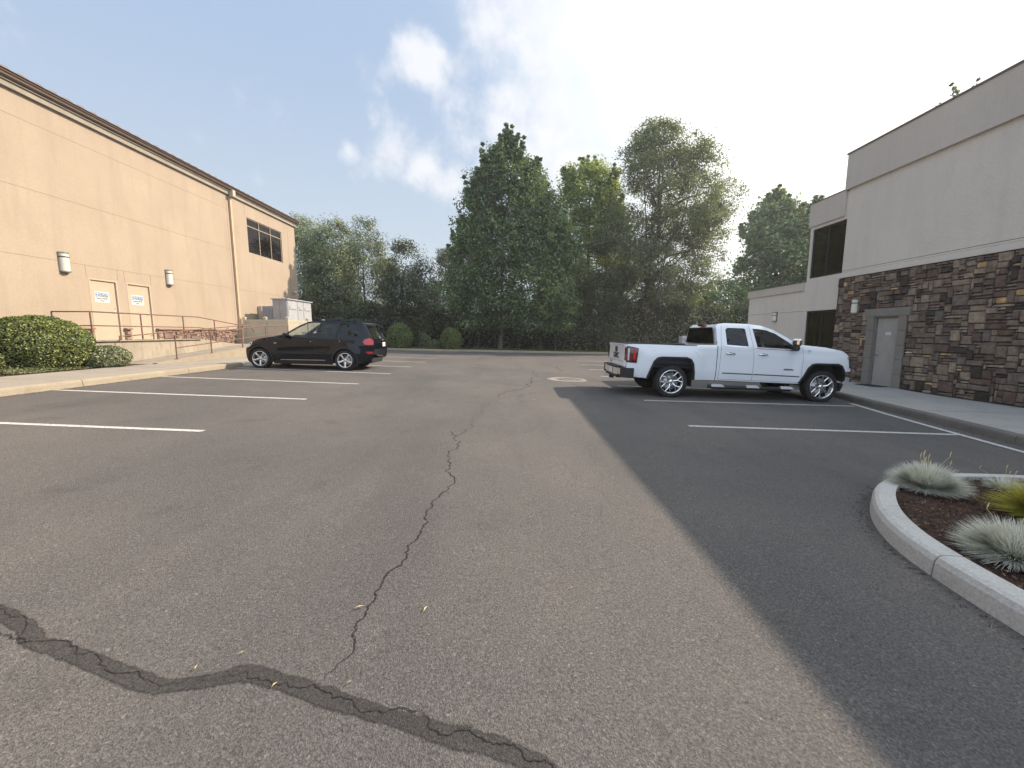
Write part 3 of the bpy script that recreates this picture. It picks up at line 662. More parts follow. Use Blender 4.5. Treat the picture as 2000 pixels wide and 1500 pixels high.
# eaves
e = MB(); e.box(XL-.05, XL+.10, -14, YE+.1, 8.36, 8.52); e.box(XL-.05, XL+.15, -14, YE+.15, 8.52, 8.56); build(e, 'frieze', M_frieze, B1)
e = MB(); prof = [(.10, 8.56), (.20, 8.57), (.24, 8.60), (.25, 8.66), (.29, 8.68), (.29, 8.72), (.10, 8.72)]
e.prism(prof, lambda a, b, d: (XL+a, d, b), -14, YE+.22); build(e, 'gutter', M_gut, B1)
r = MB(); ny_ = int((YE+.35+14)/.1); vs = []
slope = .30
for i in range(ny_+1):
    y = -14+i*.1; ph = (i % 4)/4; bump_ = .055*(1-abs((i % 4)-1.5)/1.5*.9)
    for xx in (0, 6, 12): vs.append((XL+.33-xx, y, 8.735+bump_+slope*xx))
    vs.append((XL+.33, y, 8.725))
r.add(vs, [(i*4, (i+1)*4, (i+1)*4+1, i*4+1) for i in range(ny_)]+[(i*4+1, (i+1)*4+1, (i+1)*4+2, i*4+2) for i in range(ny_)]+[(i*4+3, (i+1)*4+3, (i+1)*4, i*4) for i in range(ny_)])
yb_ = -14+ny_*.1
r.add([(XL+.33, yb_, 8.72), (XL+.33-12, yb_, 8.72+slope*12), (XL+.33-12, yb_, 8.72)], [(0, 1, 2)])
r.add([(XL+.33-12, -14, 8.75+slope*12), (XL+.33-12, yb_, 8.75+slope*12), (-34.5, yb_, 8.7), (-34.5, -14, 8.7)], [(0, 1, 2, 3)])
build(r, 'roof', M_roofL, B1)
# downpipe
d = MB(); yD = 21.42
d.box(XL+.10, XL+.30, yD-.1, yD+.1, 8.30, 8.60); build(d, 'rain_head', M_vinyl, B1)
d = MB(); d.box(XL+.01, XL+.10, yD-.055, yD+.055, 1.70, 8.32); dd_ = build(d, 'downpipe', M_pipe, B1)
d = MB(); d.box(XL+.01, XL+.12, yD-.06, yD+.06, .6, 1.70)
build(d, 'pipe_shoe', M_pipesh, dd_)
# wall lamps
def sconce(x, y, zc, out, hgt, label, half=.14, dark=False):
    s_ = thing('wall_lamp', label, 'wall lamp', (x, y, zc-hgt/2), 'cylindrical wall lamps on the two buildings')
    b = MB(); b.bbox(min(x+.001*out, x+.03*out), max(x+.001*out, x+.03*out), y-half-.01, y+half+.01, zc-hgt/2, zc+hgt/2, .005)
    build(b, 'backplate', M_lampm if not dark else M_bluebase, s_)
    def halfcyl(z0, z1, r, mat, nm, cap=True):
        m = MB(); n_ = 12; pts = [(x+out*(.03+r*math.sin(PI*i/n_)), y-half*r/.13*math.cos(PI*i/n_)) for i in range(n_+1)]
        m.add([(p[0], p[1], z0) for p in pts]+[(p[0], p[1], z1) for p in pts], [(i, i+1, i+1+n_+1, i+n_+1) for i in range(n_)], True)
        m.add([(p[0], p[1], z1) for p in pts], [tuple(range(n_+1))]); m.add([(p[0], p[1], z0) for p in pts], [tuple(range(n_, -1, -1))]); return build(m, nm, mat, s_)
    z0, z1 = zc-hgt/2, zc+hgt/2
    halfcyl(z0+.04, z1-.16, .120, M_lampw, 'diffuser'); halfcyl(z0, z0+.04, .13, M_lampm, 'bottom_cap'); halfcyl(z1-.16, z1-.13, .131, M_bluebase, 'band')
    halfcyl(z1-.13, z1-.04, .120, M_lampw, 'upper_diffuser'); halfcyl(z1-.04, z1, .13, M_lampm, 'top_cap')
sconce(XL, 13.27, 3.71, 1, .62, 'cream cylindrical wall lamp left of both tan doors'); sconce(XL, 17.25, 3.76, 1, .62, 'cream cylindrical wall lamp right of both tan doors')
# notice signs
for yc, lb_ in ((14.42, 'blue and white notice sign on the tan door nearer the camera'), (15.78, 'blue and white notice sign on the second tan door, beside the right lamp')):
    x = XL-.040; zc = 2.72
    s_ = thing('notice_sign', lb_, 'sign', (x, yc, zc-.18), 'notice signs on the two tan doors')
    b = MB(); b.box(x-.003, x, yc-.25, yc+.25, zc-.18, zc+.18); build(b, 'plate', M_white, s_)
    b = MB(); b.box(x, x+.002, yc-.235, yc+.235, zc+.06, zc+.165); build(b, 'header', M_blue, s_)
    tx = MB(); text_mesh(tx, 'NOTICE', .115, lambda a, c: (x+.004, yc+a*1.05, zc+.112+c), .002); build(tx, 'header_lettering', M_white, s_)
    tx = MB()
    for k_, (s__, zz) in enumerate((('AUTHORIZED', .022), ('PERSONNEL', -.055), ('ONLY', -.130))): text_mesh(tx, s__, .075, lambda a, c: (x+.002, yc+a, zc+zz+c), .0025)
    build(tx, 'lettering', M_black, s_)
sc_ = thing('security_camera', 'small white security camera high on the corner of the tan building', 'security camera', (XL, 27.1, 4.1))
b = MB(); b.box(XL+.001, XL+.04, 27.05, 27.15, 4.05, 4.17); build(b, 'bracket', M_cabg, sc_); b = MB(); b.tube([(XL+.03, 27.1, 4.12), (XL+.12, 27.1, 4.14), (XL+.13, 27.0, 4.14)], .02, 8); b.tube([(XL+.13, 27.12, 4.16), (XL+.15, 26.85, 4.12)], .045, 12); build(b, 'housing', M_lampw, sc_)
# ================================================================== RAMP
RP = thing('concrete_ramp', 'switchback concrete access ramp with stained retaining wall up to the tan doors', 'ramp', (-12.8, 12.3, .3))
zl, zu, ze = .93, 1.22, 18.9
def gyz(a, b, d): return (d, a, b)
m = MB(); m.prism([(12.3, .2), (12.3, zu), (16.6, zu), (19.2, zl), (21.35, zl), (21.35, .2)], gyz, XL+.002, -12.70); build(m, 'upper_ramp', M_retw, RP)
m = MB(); m.prism([(12.95, .2), (12.95, .49), (ze, zl-.003), (21.35, zl-.003), (21.35, .2)], gyz, -12.70, -11.52); build(m, 'lower_ramp', M_conc, RP)
m = MB(); m.prism([(12.95, .2), (12.95, .52), (ze, zl+.06), (21.35, zl+.06), (21.35, .2)], gyz, -11.52, -11.37); build(m, 'edge_wall', M_kerbL, RP)
m = MB(); m.box(-12.78, -12.62, 12.25, 16.6, zu-.001, zu+.03)
build(m, 'coping', M_retw, RP)
def railing(name, label, top, posts, mid, base, r=.021, extra=None, foot=True):
    t = thing(name, label, 'railing', (top[0][0], top[0][1], base[0]), 'rust red pipe railings of the ramp')
    m = MB(); m.tube(top, r, 8); 
    build(m, 'top_rail', M_rail, t)
    if mid: m = MB(); m.tube(mid, r*.85, 8); build(m, 'middle_rail', M_rail, t)
    for (x, y, z0, z1) in posts:
        m = MB(); m.tube([(x, y, z0), (x, y, z1)], r, 8)
        if foot: m.box(x-.05, x+.05, y-.05, y+.05, z0, z0+.012)
        build(m, 'post', M_rail, t)
    return t
xr = -12.74
def zu_(y): return zu if y < 16.6 else max(zl, zu-(y-16.6)*(zu-zl)/2.6)
def zl_(y): return .49+(min(max(y, 12.95), ze)-12.95)*(zl-.49)/(ze-12.95)
railing('ramp_railing', 'rust red two bar railing along the upper landing, above the stained wall',
    [(-13.9, 12.38, 2.12), (xr, 12.38, 2.12), (xr, 16.6, 2.12), (xr, 19.2, 1.83), (xr, 19.75, 1.83)],
    [(-13.9, 12.38, zu, 2.12)]+[(xr, y, zu_(y), zu_(y)+.9) for y in (12.38, 14.05, 15.85, 17.5, 19.2)],
    [(-13.9, 12.38, 1.70), (xr, 12.38, 1.70), (xr, 16.6, 1.70), (xr, 19.2, 1.41)], (zu,))
xr2 = -12.58
t = railing('ramp_handrail', 'single rust red handrail sloping up along the face of the stained wall',
    [(xr2, 13.05, 1.18), (xr2, 13.05, 1.38), (xr2, 13.3, 1.38), (xr2, ze, zl+.88), (xr2, 19.6, zl+.88), (xr2, 19.9, zl+.6)], [], None, (.5,), .019)
for y in (14.3, 16.2, 18.1):
    m = MB(); z = zl_(y)+.88; m.tube([(-12.70, y, z-.1), (xr2, y, z-.08), (xr2, y, z)], .01, 6); build(m, 'bracket', M_rail, t)
xo = -11.44
railing('ramp_railing', 'rust red two bar railing on the outer edge of the lower ramp, beside the sidewalk',
    [(xo, 13.8, 1.38), (xo, ze, zl+.87), (xo, 20.9, zl+.87)], [(xo, y, zl_(y)+.04, zl_(y)+(.87 if y > 13.9 else .85)) for y in (13.82, 15.45, 17.25, 18.95, 20.85)],
    [(xo, 13.8, .97), (xo, ze, zl+.45), (xo, 20.9, zl+.45)], (.5,))
# ================================================================== FENCE + CABINETS
FN = thing('vinyl_fence', 'cream vinyl screen fence round the utility cabinets', 'fence', (-11.8, 21.5, .45))
zt = 2.26
def fpanel(x0, y0, x1, y1):
    m = MB(); dx, dy = x1-x0, y1-y0; L = math.hypot(dx, dy); ux, uy = dx/L, dy/L
    def b(a0, a1, o0, o1, z0, z1):
        P = [(x0+ux*a+(-uy)*o, y0+uy*a+ux*o) for a, o in ((a0, o0), (a1, o0), (a1, o1), (a0, o1))]
        m.add([(p[0], p[1], z0) for p in P]+[(p[0], p[1], z1) for p in P], [(0,3,2,1),(4,5,6,7),(0,1,5,4),(1,2,6,5),(2,3,7,6),(3,0,4,7)])
    b(.06, L-.06, -.025, .025, zt-.22, zt-.08); b(.06, L-.06, -.025, .025, .55, .7)
    k = int((L-.12)/.16); wv = (L-.12)/k
    for i in range(k): b(.06+i*wv+.003, .06+(i+1)*wv-.003, -.014, .014, .7, zt-.22)
    build(m, 'panel', M_vinyl, FN)
for p in ((-14.05, 21.5, -12.95, 21.5), (-12.95, 21.5, -11.8, 21.5), (-11.8, 21.5, -11.8, 23.6), (-11.8, 23.6, -11.8, 25.6), (-11.8, 25.6, -11.8, 27.6)): fpanel(*p)
for x, y in ((-14.05, 21.5), (-12.95, 21.5), (-11.8, 21.5), (-11.8, 23.6), (-11.8, 25.6), (-11.8, 27.6)):
    m = MB(); m.box(x-.065, x+.065, y-.065, y+.065, .4, zt-.02); m.box(x-.08, x+.08, y-.08, y+.08, zt-.02, zt+.02)
    m.add([(x-.08, y-.08, zt+.02), (x+.08, y-.08, zt+.02), (x+.08, y+.08, zt+.02), (x-.08, y+.08, zt+.02), (x, y, zt+.08)], [(0,1,4),(1,2,4),(2,3,4),(3,0,4)]); build(m, 'post', M_vinyl, FN)
EC = thing('electrical_cabinet', 'tall white three door switchgear cabinet behind the cream fence', 'cabinet', (-12.7, 23.9, .5))
zc = 3.30
m = MB(); m.box(-13.1, -12.3, 22.5, 25.15, .4, zc); build(m, 'body', M_cab, EC)
m = MB(); m.box(-13.16, -12.22, 22.42, 25.23, zc, zc+.05)
for y in (22.6, 22.75, 24.0, 24.6): m.tube([(-12.6, y, zc+.05), (-12.6, y, zc+.13)], .04, 8)
build(m, 'top_cap', M_cab, EC)
for a, b_ in ((22.55, 23.50), (23.54, 24.16), (24.20, 25.10)):
    m = MB(); m.bbox(-12.3, -12.275, a, b_, .7, zc-.06, .006); do = build(m, 'door', M_cab, EC)
    m = MB(); c = (a+b_)/2; m.box(-12.275, -12.25, a+.12, b_-.14, zc-.52, zc-.47); m.box(-12.275, -12.255, a+.12, a+.15, zc-.47, zc-.33); build(m, 'handle', M_cabg, do)
m = MB(); m.bbox(-13.06, -12.72, 22.472, 22.5, .7, zc-.06, .006); build(m, 'side_panel', M_cabg, EC)
m = MB(); m.bbox(-12.70, -12.33, 22.472, 22.5, .7, zc-.06, .006); build(m, 'side_panel', M_cabg, EC)
TB = thing('transformer_box', 'low grey ribbed box between the wall panel and the white cabinet', 'utility box', (-13.5, 22.9, .5))
m = MB(); m.box(-13.75, -13.14, 22.6, 23.4, .4, 2.95); build(m, 'body', M_cabg, TB)
m = MB()
for i in range(7): m.box(-13.70+i*.08, -13.675+i*.08, 22.57, 22.6, 1.0, 2.88)
build(m, 'cooling_fins', M_cabg, TB)
WP = thing('meter_panel', 'tan electric meter panel on the tan wall behind the fence', 'utility box', (XL+.1, 24.2, 1.5))
m = MB(); m.bbox(XL+.002, XL+.22, 23.1, 24.4, 1.2, 2.98, .01); build(m, 'body', M_vinyl, WP)
m = MB(); m.box(XL+.22, XL+.24, 23.2, 24.3, 1.35, 2.85); build(m, 'door', M_pipe, WP)
# ================================================================== RIGHT BUILDING
XR = 11.8
YT, YM, YN = 14.85, 16.62, 20.5
B2 = thing('stone_and_stucco_building', 'grey stucco two storey building with dark ledgestone ground floor and flat roof', 'building', (16, 10, gz(16)))
DR = (12.38, 13.22, -.205, 2.0)
w = MB()
WU = (14.86, 16.50, 3.61, 5.48); WD = (14.86, 16.48, -.15, 2.34)
WU = (YT+.03, 16.50, 3.61, 5.48); WD = (YT+.03, 16.48, -.15, 2.34)
XM = XR+.02
wall_holes(XM, YT, YM, -.6, 6.42, [WU, WD], w, -1)                  # middle bay
wall_holes(XM, YM, YN, -.6, 3.47, [], w, -1)                        # low north wing
w.add([(XM, YM, 3.47), (XM, YM, 6.42), (24, YM, 6.42), (24, YM, 3.47)], [(0, 3, 2, 1)])
w.add([(XM, YN, -.6), (26, YN, -.6), (26, YN, 3.47), (XM, YN, 3.47)], [(0, 3, 2, 1)])
w.add([(XM, YM, 3.40), (26, YM, 3.40), (26, YN, 3.40), (XM, YN, 3.40)], [(0, 1, 2, 3)])
w.add([(XM, YT, 6.38), (14.3, YT, 6.38), (14.3, YM, 6.38), (XM, YM, 6.38)], [(0, 1, 2, 3)])
w.add([(14.3, YT, 6.42), (14.3, YT, 6.0), (14.3, YM, 6.0), (14.3, YM, 6.42)], [(0, 1, 2, 3)])
w.add([(26, -14, -.9), (26, YN, -.9), (26, YN, 7.7), (26, -14, 7.7)], [(0, 1, 2, 3)])
wall_holes(XR, -14, YT, 3.40, 6.45, [], w, -1)
w.add([(XR, YT, -.6), (26, YT, -.6), (26, YT, 6.45), (XR, YT, 6.45)], [(0, 3, 2, 1)])
w.add([(XR, -14, -.6), (26, -14, -.6), (26, -14, 6.45), (XR, -14, 6.45)], [(0, 1, 2, 3)])
build(w, 'wall', M_wallR, B2)
p_ = MB(); p_.box(XR-.10, XR+.25, -14, YT+.10, 6.45, 7.62); p_.box(XR+.25, 26, YT-.25, YT+.10, 6.45, 7.62); p_.box(XR+.25, 26, -14, YT-.25, 6.45, 6.9)
build(p_, 'parapet', M_wallR2, B2)
p_ = MB(); p_.box(XR-.13, XR+.28, -14, YT+.13, 7.62, 7.67); p_.box(XR+.28, 26, YT-.28, YT+.13, 7.62, 7.67); build(p_, 'roof_edge', M_jointR, B2)
p_ = MB(); p_.box(XM-.06, XM+.2, YT+.101, YM+.05, 5.60, 6.47); build(p_, 'coping', M_wallR2, B2); p_ = MB(); p_.box(XM-.06, XM+.2, YM+.051, YN+.06, 3.17, 3.50)
build(p_, 'coping', M_wallR2, B2)
p_ = MB(); p_.box(XM-.08, XM+.22, YT+.101, YM+.07, 6.47, 6.50); build(p_, 'roof_flashing', M_jointR, B2); p_ = MB(); p_.box(XM-.08, XM+.22, YM+.071, YN+.08, 3.50, 3.53); build(p_, 'roof_flashing', M_jointR, B2)
j = MB(); j.box(XR-.003, XR+.01, -14, YT, 3.66, 3.672); j.box(XR-.003, XR+.01, -14, YT, 3.60, 3.604); j.box(XM-.003, XM+.01, YM-.1, YN, 2.345, 2.357); j.box(XM-.003, XM+.01, 16.5, YM+.02, 2.345, 2.357)
for y in (18.2, 19.8): pass
build(j, 'control_joint', M_jointR, B2)
p_ = MB(); p_.box(XR-.11, XR, -14, YT+.005, 3.41, 3.52); build(p_, 'ledge', M_wallR, B2)
# ledgestone ground floor
v_ = MB(); veneer(v_, XR-.06, 2.0, YT, -.43, 3.40, .076, [(12.13, 13.47, -.5, 2.25)], -1, seed=11); so_ = build(v_, 'ledgestone', M_stone, B2)
v_ = MB(); veneer(v_, XR-.06, -14, 2.0, -.43, 3.40, .17, [], -1, seed=12); build(v_, 'ledgestone', M_stone, B2)
v_ = MB(); wall_holes(XR-.055, -14, YT, -.6, 3.41, [DR], v_, -1); v_.box(XR-.054, XM+.1, YT-.02, YT+.02, -.6, 3.41); build(v_, 'mortar_bed', M_mortar, B2)
s_ = MB()
for a, b_, c, d in ((12.13, 12.38, -.22, 2.0), (13.22, 13.47, -.22, 2.0)):
    zz = c
    for k in range(5): z2 = c+(d-c)*(k+1)/5; s_.bbox(XR-.12, XR-.058, a, b_, zz+.003, z2-.003, .008); zz = z2
s_.prism([(12.05, 2.003), (12.0, 2.25), (13.60, 2.25), (13.55, 2.003)], lambda a, b, d: (d, a, b), XR-.125, XR-.058)
build(s_, 'door_surround', M_surr, B2)
leaf_door(B2, XR-.06, *DR, M_doorR, -1, 1, M_doorfr)
window(B2, XM, *WU, -1, [15.72], None, M_bronze, M_gl_olive, .06); window(B2, XM, *WD, -1, [15.70], None, M_bronze, M_gl_olive, .06)
sconce(XR-.06, 14.02, 2.38, -1, .50, 'frosted wall lamp in dark frame on the stone wall by the grey door', .10, True)
sconce(XM, 18.35, 2.19, -1, .42, 'smaller dim wall lamp on the grey stucco wing above the truck', .09, True)
ds = thing('door_plate', 'tiny white plate with small lettering on the grey door', 'sign', (XR-.07, 12.78, 1.45))
b = MB(); b.box(XR-.018, XR-.014, 12.68, 12.86, 1.42, 1.50); build(b, 'plate', M_white, ds)
tx = MB(); text_mesh(tx, 'OFFICE', .045, lambda a, c: (XR-.020, 12.77-a, 1.46+c), .0); build(tx, 'lettering', M_black, ds)
ob = thing('outlet_box', 'small grey outlet box low on the stone wall ahead of the truck', 'outlet', (XR-.1, 14.55, .25)); b = MB(); b.bbox(XR-.16, XR-.07, 14.5, 14.6, .22, .36, .008); build(b, 'cover', M_cab, ob)
dm = MB(); dm.box(11.2, 11.66, 12.45, 13.15, gz(11.4)+.152, gz(11.4)+.17); tag(build(dm, 'door_mat', M_plas), 'thin dark mat in front of the grey door', 'door mat')
# ================================================================== CARS
def cdt_region(outline, holes, step):
    pts = list(outline); edges = [(i, (i+1) % len(outline)) for i in range(len(outline))]
    for h in holes:
        o = len(pts); pts += h; edges += [(o+i, o+(i+1) % len(h)) for i in range(len(h))]
    loops = [outline]+holes
    def near(x, z):
        for L in loops:
            for i in range(len(L)):
                a, b = L[i], L[(i+1) % len(L)]; dx, dz = b[0]-a[0], b[1]-a[1]; q = max(0, min(1, ((x-a[0])*dx+(z-a[1])*dz)/(dx*dx+dz*dz+1e-12)))
                if math.hypot(x-a[0]-q*dx, z-a[1]-q*dz) < step*.4: return True
        return False
    xs_ = [p[0] for p in outline]; zs_ = [p[1] for p in outline]; x = min(xs_)
    while x < max(xs_):
        z = min(zs_)
        while z < max(zs_):
            if inside(outline, x, z) and not any(inside(h, x, z) for h in holes) and not near(x, z): pts.append((x, z))
            z += step
        x += step
    r = delaunay_2d_cdt([Vector(p) for p in pts], edges, [], 0, 1e-5); V_ = [(p.x, p.y) for p in r[0]]; F_ = []
    for f in r[2]:
        cx = sum(V_[i][0] for i in f)/len(f); cz = sum(V_[i][1] for i in f)/len(f)
        if inside(outline, cx, cz) and not any(inside(h, cx, cz) for h in holes): F_.append(tuple(f))
    return V_, F_
def dens(poly, step=.05, closed=True):
    out = []
    n = len(poly)
    for i in range(n if closed else n-1):
        a, b = poly[i], poly[(i+1) % n]; k = max(1, int(math.dist(a, b)/step))
        out += [(a[0]+(b[0]-a[0])*j/k, a[1]+(b[1]-a[1])*j/k) for j in range(k)]
    if not closed: out.append(poly[-1])
    return out
def arcpts(cx, cz, r, a0, a1, n): return [(cx+r*math.cos(math.radians(a0+(a1-a0)*i/n)), cz+r*math.sin(math.radians(a0+(a1-a0)*i/n))) for i in range(n+1)]
class Car:
    def __init__(s, root, ysf): s.root = root; s.ys = ysf
    def side(s, name, mat, outline, holes=[], lift=0.0, step=.07, sides=(-1, 1), parent=None, smooth=True, d=.05, thick=0.0):
        res = []
        V_, F_ = cdt_region(dens(outline, d), [dens(h, d) for h in holes], step)
        for sg in sides:
            mb = MB(); mb.add([(x, sg*(s.ys(x, z)+lift), z) for x, z in V_], [f if sg < 0 else f[::-1] for f in F_], smooth)
            if thick:
                P = dens(outline, d); n = len(P); mb.add([(x, sg*(s.ys(x, z)+lift), z) for x, z in P]+[(x, sg*(s.ys(x, z)+lift-thick), z) for x, z in P], [(i, (i+1) % n, (i+1) % n+n, i+n) for i in range(n)])
            res.append(build(mb, name, mat, parent or s.root, True))
        return res
    def strip(s, name, mat, path, bul, tmax=1.0, lift=0.0, nt=14, parent=None, step=.06, power=2.4, tmin=None):
        P = dens(path, step, False); vs = []; n = len(P)
        for i, (x, z) in enumerate(P):
            a = P[max(i-1, 0)]; b = P[min(i+1, n-1)]; tx_, tz_ = b[0]-a[0], b[1]-a[1]; L = math.hypot(tx_, tz_) or 1; nx, nz = -tz_/L, tx_/L
            w_ = s.ys(x, z); bb = bul(x, z)
            for j in range(nt+1):
                t0 = tmin if tmin is not None else -tmax
                t = t0+(tmax-t0)*j/nt; q = 1-abs(t)**power; vs.append((x+nx*(bb*q+lift), w_*t, z+nz*(bb*q+lift)))
        mb = MB(); m_ = nt+1; mb.add(vs, [(i*m_+j, (i+1)*m_+j, (i+1)*m_+j+1, i*m_+j+1) for i in range(n-1) for j in range(nt)], True)
        return build(mb, name, mat, parent or s.root, True)
    def line(s, name, mat, path, w=.008, lift=.002, sides=(-1, 1), parent=None, step=.05):
        P = dens(path, step, False); n = len(P)
        for sg in sides:
            vs = []
            for i, (x, z) in enumerate(P):
                a = P[max(i-1, 0)]; b = P[min(i+1, n-1)]; tx_, tz_ = b[0]-a[0], b[1]-a[1]; L = math.hypot(tx_, tz_) or 1
                for q in (-1, 1):
                    xx, zz = x-tz_/L*w*q/2, z+tx_/L*w*q/2; vs.append((xx, sg*(s.ys(xx, zz)+lift), zz))
            mb = MB(); mb.add(vs, [(2*i, 2*i+1, 2*i+3, 2*i+2) for i in range(n-1)], True); o = build(mb, name, mat, parent or s.root, True)
        return o
def wheel(root, x, y, z, R, rr, sg, spokes, mat, width=.25):
    """sg: side the wheel faces along y"""
    M0 = Matrix.Translation((x, y, z)) @ Matrix.Rotation(-sg*PI/2, 4, 'X')
    hw = width/2
    e = bpy.data.objects.new('wheel', None); 
    mb = MB(); mb.lathe([(rr, -hw*.9), (R-.05, -hw), (R-.015, -hw*.88), (R, -hw*.7), (R, hw*.7), (R-.015, hw*.88), (R-.05, hw), (rr+.02, hw*.97), (rr, hw*.9)], M0, 48)
    t = build(mb, 'wheel', M_rub, root, True)
    rb = MB()
    rb.lathe([(rr+.004, hw*.92), (rr-.006, hw*.96), (rr-.022, hw*.90), (rr-.03, hw*.6), (rr-.03, -hw*.8)], M0, 48)
    kind, n = spokes
    d0, d1 = hw*.62, hw*.90
    def bar(pa, pb, wa, wb, ha, hb, th=.035):
        (ra, aa), (rb_, ab) = pa, pb; A_ = Vector((ra*math.cos(aa), ra*math.sin(aa), ha)); B_ = Vector((rb_*math.cos(ab), rb_*math.sin(ab), hb)); D = (B_-A_); D.z = 0; nn = Vector((-D.y, D.x, 0)).normalized()
        vs = [A_-nn*wa, A_+nn*wa, B_+nn*wb, B_-nn*wb]; dn = Vector((0, 0, -th)); vb = [v+dn for v in vs]
        ridge = [A_+Vector((0, 0, .006)), B_+Vector((0, 0, .006))]
        allv = [M0 @ v for v in vs+vb+ridge]
        rb.add(allv, [(0, 8, 9, 3), (8, 1, 2, 9), (1, 5, 6, 2), (3, 7, 4, 0), (4, 5, 1, 8, 0), (2, 6, 7, 3, 9), (7, 6, 5, 4)])
    for i in range(n):
        a = 2*PI*(i+.25)/n
        if kind == 'y':
            bar((.05, a), (rr*.52, a), .020, .016, d0, d1-.006)
            for q in (-1, 1): bar((rr*.50, a+q*.02), (rr-.012, a+q*.27), .013, .011, d1-.006, d1)
        else:
            bar((.05, a), (rr*.62, a), .034, .026, d0+.005, d1-.008); bar((rr*.60, a), (rr-.012, a), .026, .040, d1-.008, d1)
    build(rb, 'rim', mat, t, True)
    hb = MB(); hb.lathe([(0, d0+.03), (.03, d0+.028), (.055, d0+.01), (.07, d0-.03)], M0, 24); build(hb, 'hub', mat, t, True)
    bd = MB(); bd.lathe([(0, -.01), (rr*.72, -.01), (rr*.72, -.03)], M0, 32); build(bd, 'brake_disc', M_steel, t, True)
    bk = MB(); bk.lathe([(0, -.05), (rr-.031, -.05)], M0, 32); build(bk, 'wheel_back', M_under, t, True)
    return t
def quad3(root, name, mat, pts, parent=None, thick=0.0, nvec=None):
    mb = MB(); n = len(pts); P = [Vector(p) for p in pts]
    if thick:
        nv = Vector(nvec)*thick; mb.add(P+[p+nv for p in P], [tuple(range(n)), tuple(range(2*n-1, n-1, -1))]+[(i, (i+1) % n, (i+1) % n+n, i+n) for i in range(n)])
    else: mb.add(P, [tuple(range(n))])
    return build(mb, name, mat, parent or root, True)
def boxp(root, name, mat, *a, b=.01):
    mb = MB(); mb.bbox(*a, b); return build(mb, name, mat, root, True)
def interp(tab, x):
    if x <= tab[0][0]: return tab[0][1]
    for (a, p), (b, q) in zip(tab, tab[1:]):
        if x <= b: return p+(q-p)*(x-a)/(b-a)
    return tab[-1][1]
# ---- white pickup
WBT = 3.72
TR = thing('pickup_truck', 'white extended cab pickup truck with chrome wheels, parked nose to the right kerb', 'pickup truck', (3.95, 10.93, gz(3.95)-.005), rot=(0, math.atan(.034), math.radians(-.5)))
ttop = [(-1.2, 1.30), (0, 1.315), (1.03, 1.335), (1.05, 1.34), (1.051, 1.78), (1.12, 1.865), (1.3, 1.89), (1.88, 1.89), (2.22, 1.855), (2.50, 1.765), (2.82, 1.585), (3.08, 1.42), (3.31, 1.405), (3.72, 1.375), (4.17, 1.30), (4.32, 1.22), (4.6, 1.0)]
def yst(x, z):
    y = .985
    if z < .75: y -= (.75-z)**2*.45
    if z > 1.28: y -= (z-1.28)*.40
    if 1.16 < z <= 1.4 : y -= .012*math.exp(-((z-1.22)/.03)**2)
    if x > 3.75: y -= (x-3.75)**2*.22
    if x < -.9: y -= (x+.9)**2*.5
    for cx in (0, WBT):                       # swollen fenders over the arches
        dd = abs(x-cx)
        if z < 1.18: y += .030*max(0, 1-max(0, dd-.62)/.16)*min(1, max(0, 1.18-z)/.12) if dd < .78 else 0
    d = interp(ttop, x)-z; r = .07 if x > 1.06 else .03
    if d < r: y -= (r-math.sqrt(max(0, r*r-(r-max(d, 0))**2)))*.8
    return y
CT = Car(TR, yst)
arR = [(-.60,.47),(-.52,.72),(-.455,.88),(-.39,.955),(-.30,.975),(.31,.98),(.395,.95),(.45,.86),(.485,.66),(.50,.47)]
arF = [(WBT-.58,.46),(WBT-.48,.66),(WBT-.40,.84),(WBT-.32,.92),(WBT-.24,.94),(WBT+.30,.945),(WBT+.39,.91),(WBT+.455,.82),(WBT+.495,.66),(WBT+.50,.56)]
bodyT = [(-1.14,.50),(-.62,.47)]+arR+[(1.08,.475),(3.08,.46)]+arF+[(4.40,.74),(4.42,.84),(4.35,1.16),(4.30,1.235),(4.17,1.30),(3.72,1.375),(3.31,1.405),(3.08,1.42),(2.82,1.585),(2.50,1.765),(2.22,1.855),(1.88,1.89),(1.3,1.89),(1.13,1.868),(1.06,1.80),(1.05,1.34),(0,1.315),(-1.14,1.30)]
win1 = [(1.29,1.36),(1.82,1.335),(1.775,1.755),(1.73,1.775),(1.34,1.775),(1.285,1.73)]
win2 = [(2.03,1.325),(2.98,1.30),(2.93,1.375),(2.80,1.48),(2.52,1.66),(2.30,1.745),(2.10,1.77),(1.96,1.775)]
CT.side('body_side', P_white, bodyT, [win1, win2])
CT.side('rear_door_window', M_gtruck, win1, lift=-.012, step=.2); CT.side('front_door_window', M_gtruck, win2, lift=-.012, step=.2)
def bulT(x, z):
    if x > 4.2: return .10
    if x > 3.1: return .035
    if x < 1.2: return .02
    return .03
top_path = [(1.045, .85), (1.048, 1.34), (1.06, 1.78), (1.13, 1.868), (1.3, 1.89), (1.88, 1.89), (2.22, 1.855), (2.50, 1.765)]
CT.strip('cab_shell', P_white, top_path[::-1], lambda x, z: -.0 if False else bulT(x, z)); 
for a_, b_ in ((-1, -.88), (.88, 1)): CT.strip('windshield_pillar', P_white, [(3.08, 1.42), (2.82, 1.585), (2.50, 1.765)], bulT, b_, 0, 3, tmin=a_)
CT.strip('windshield', M_gtruck, [(3.08, 1.42), (2.82, 1.585), (2.50, 1.765)], bulT, .90, .006)
CT.strip('hood', P_white, [(4.30, 1.235), (4.17, 1.30), (3.72, 1.375), (3.31, 1.405), (3.08, 1.42)], bulT)
CT.strip('front_fascia', P_white, [(4.42, .84), (4.35, 1.16), (4.30, 1.235)], bulT)
CT.strip('grille', M_chrome, [(4.41, .90), (4.36, 1.14)], bulT, .62, .03)
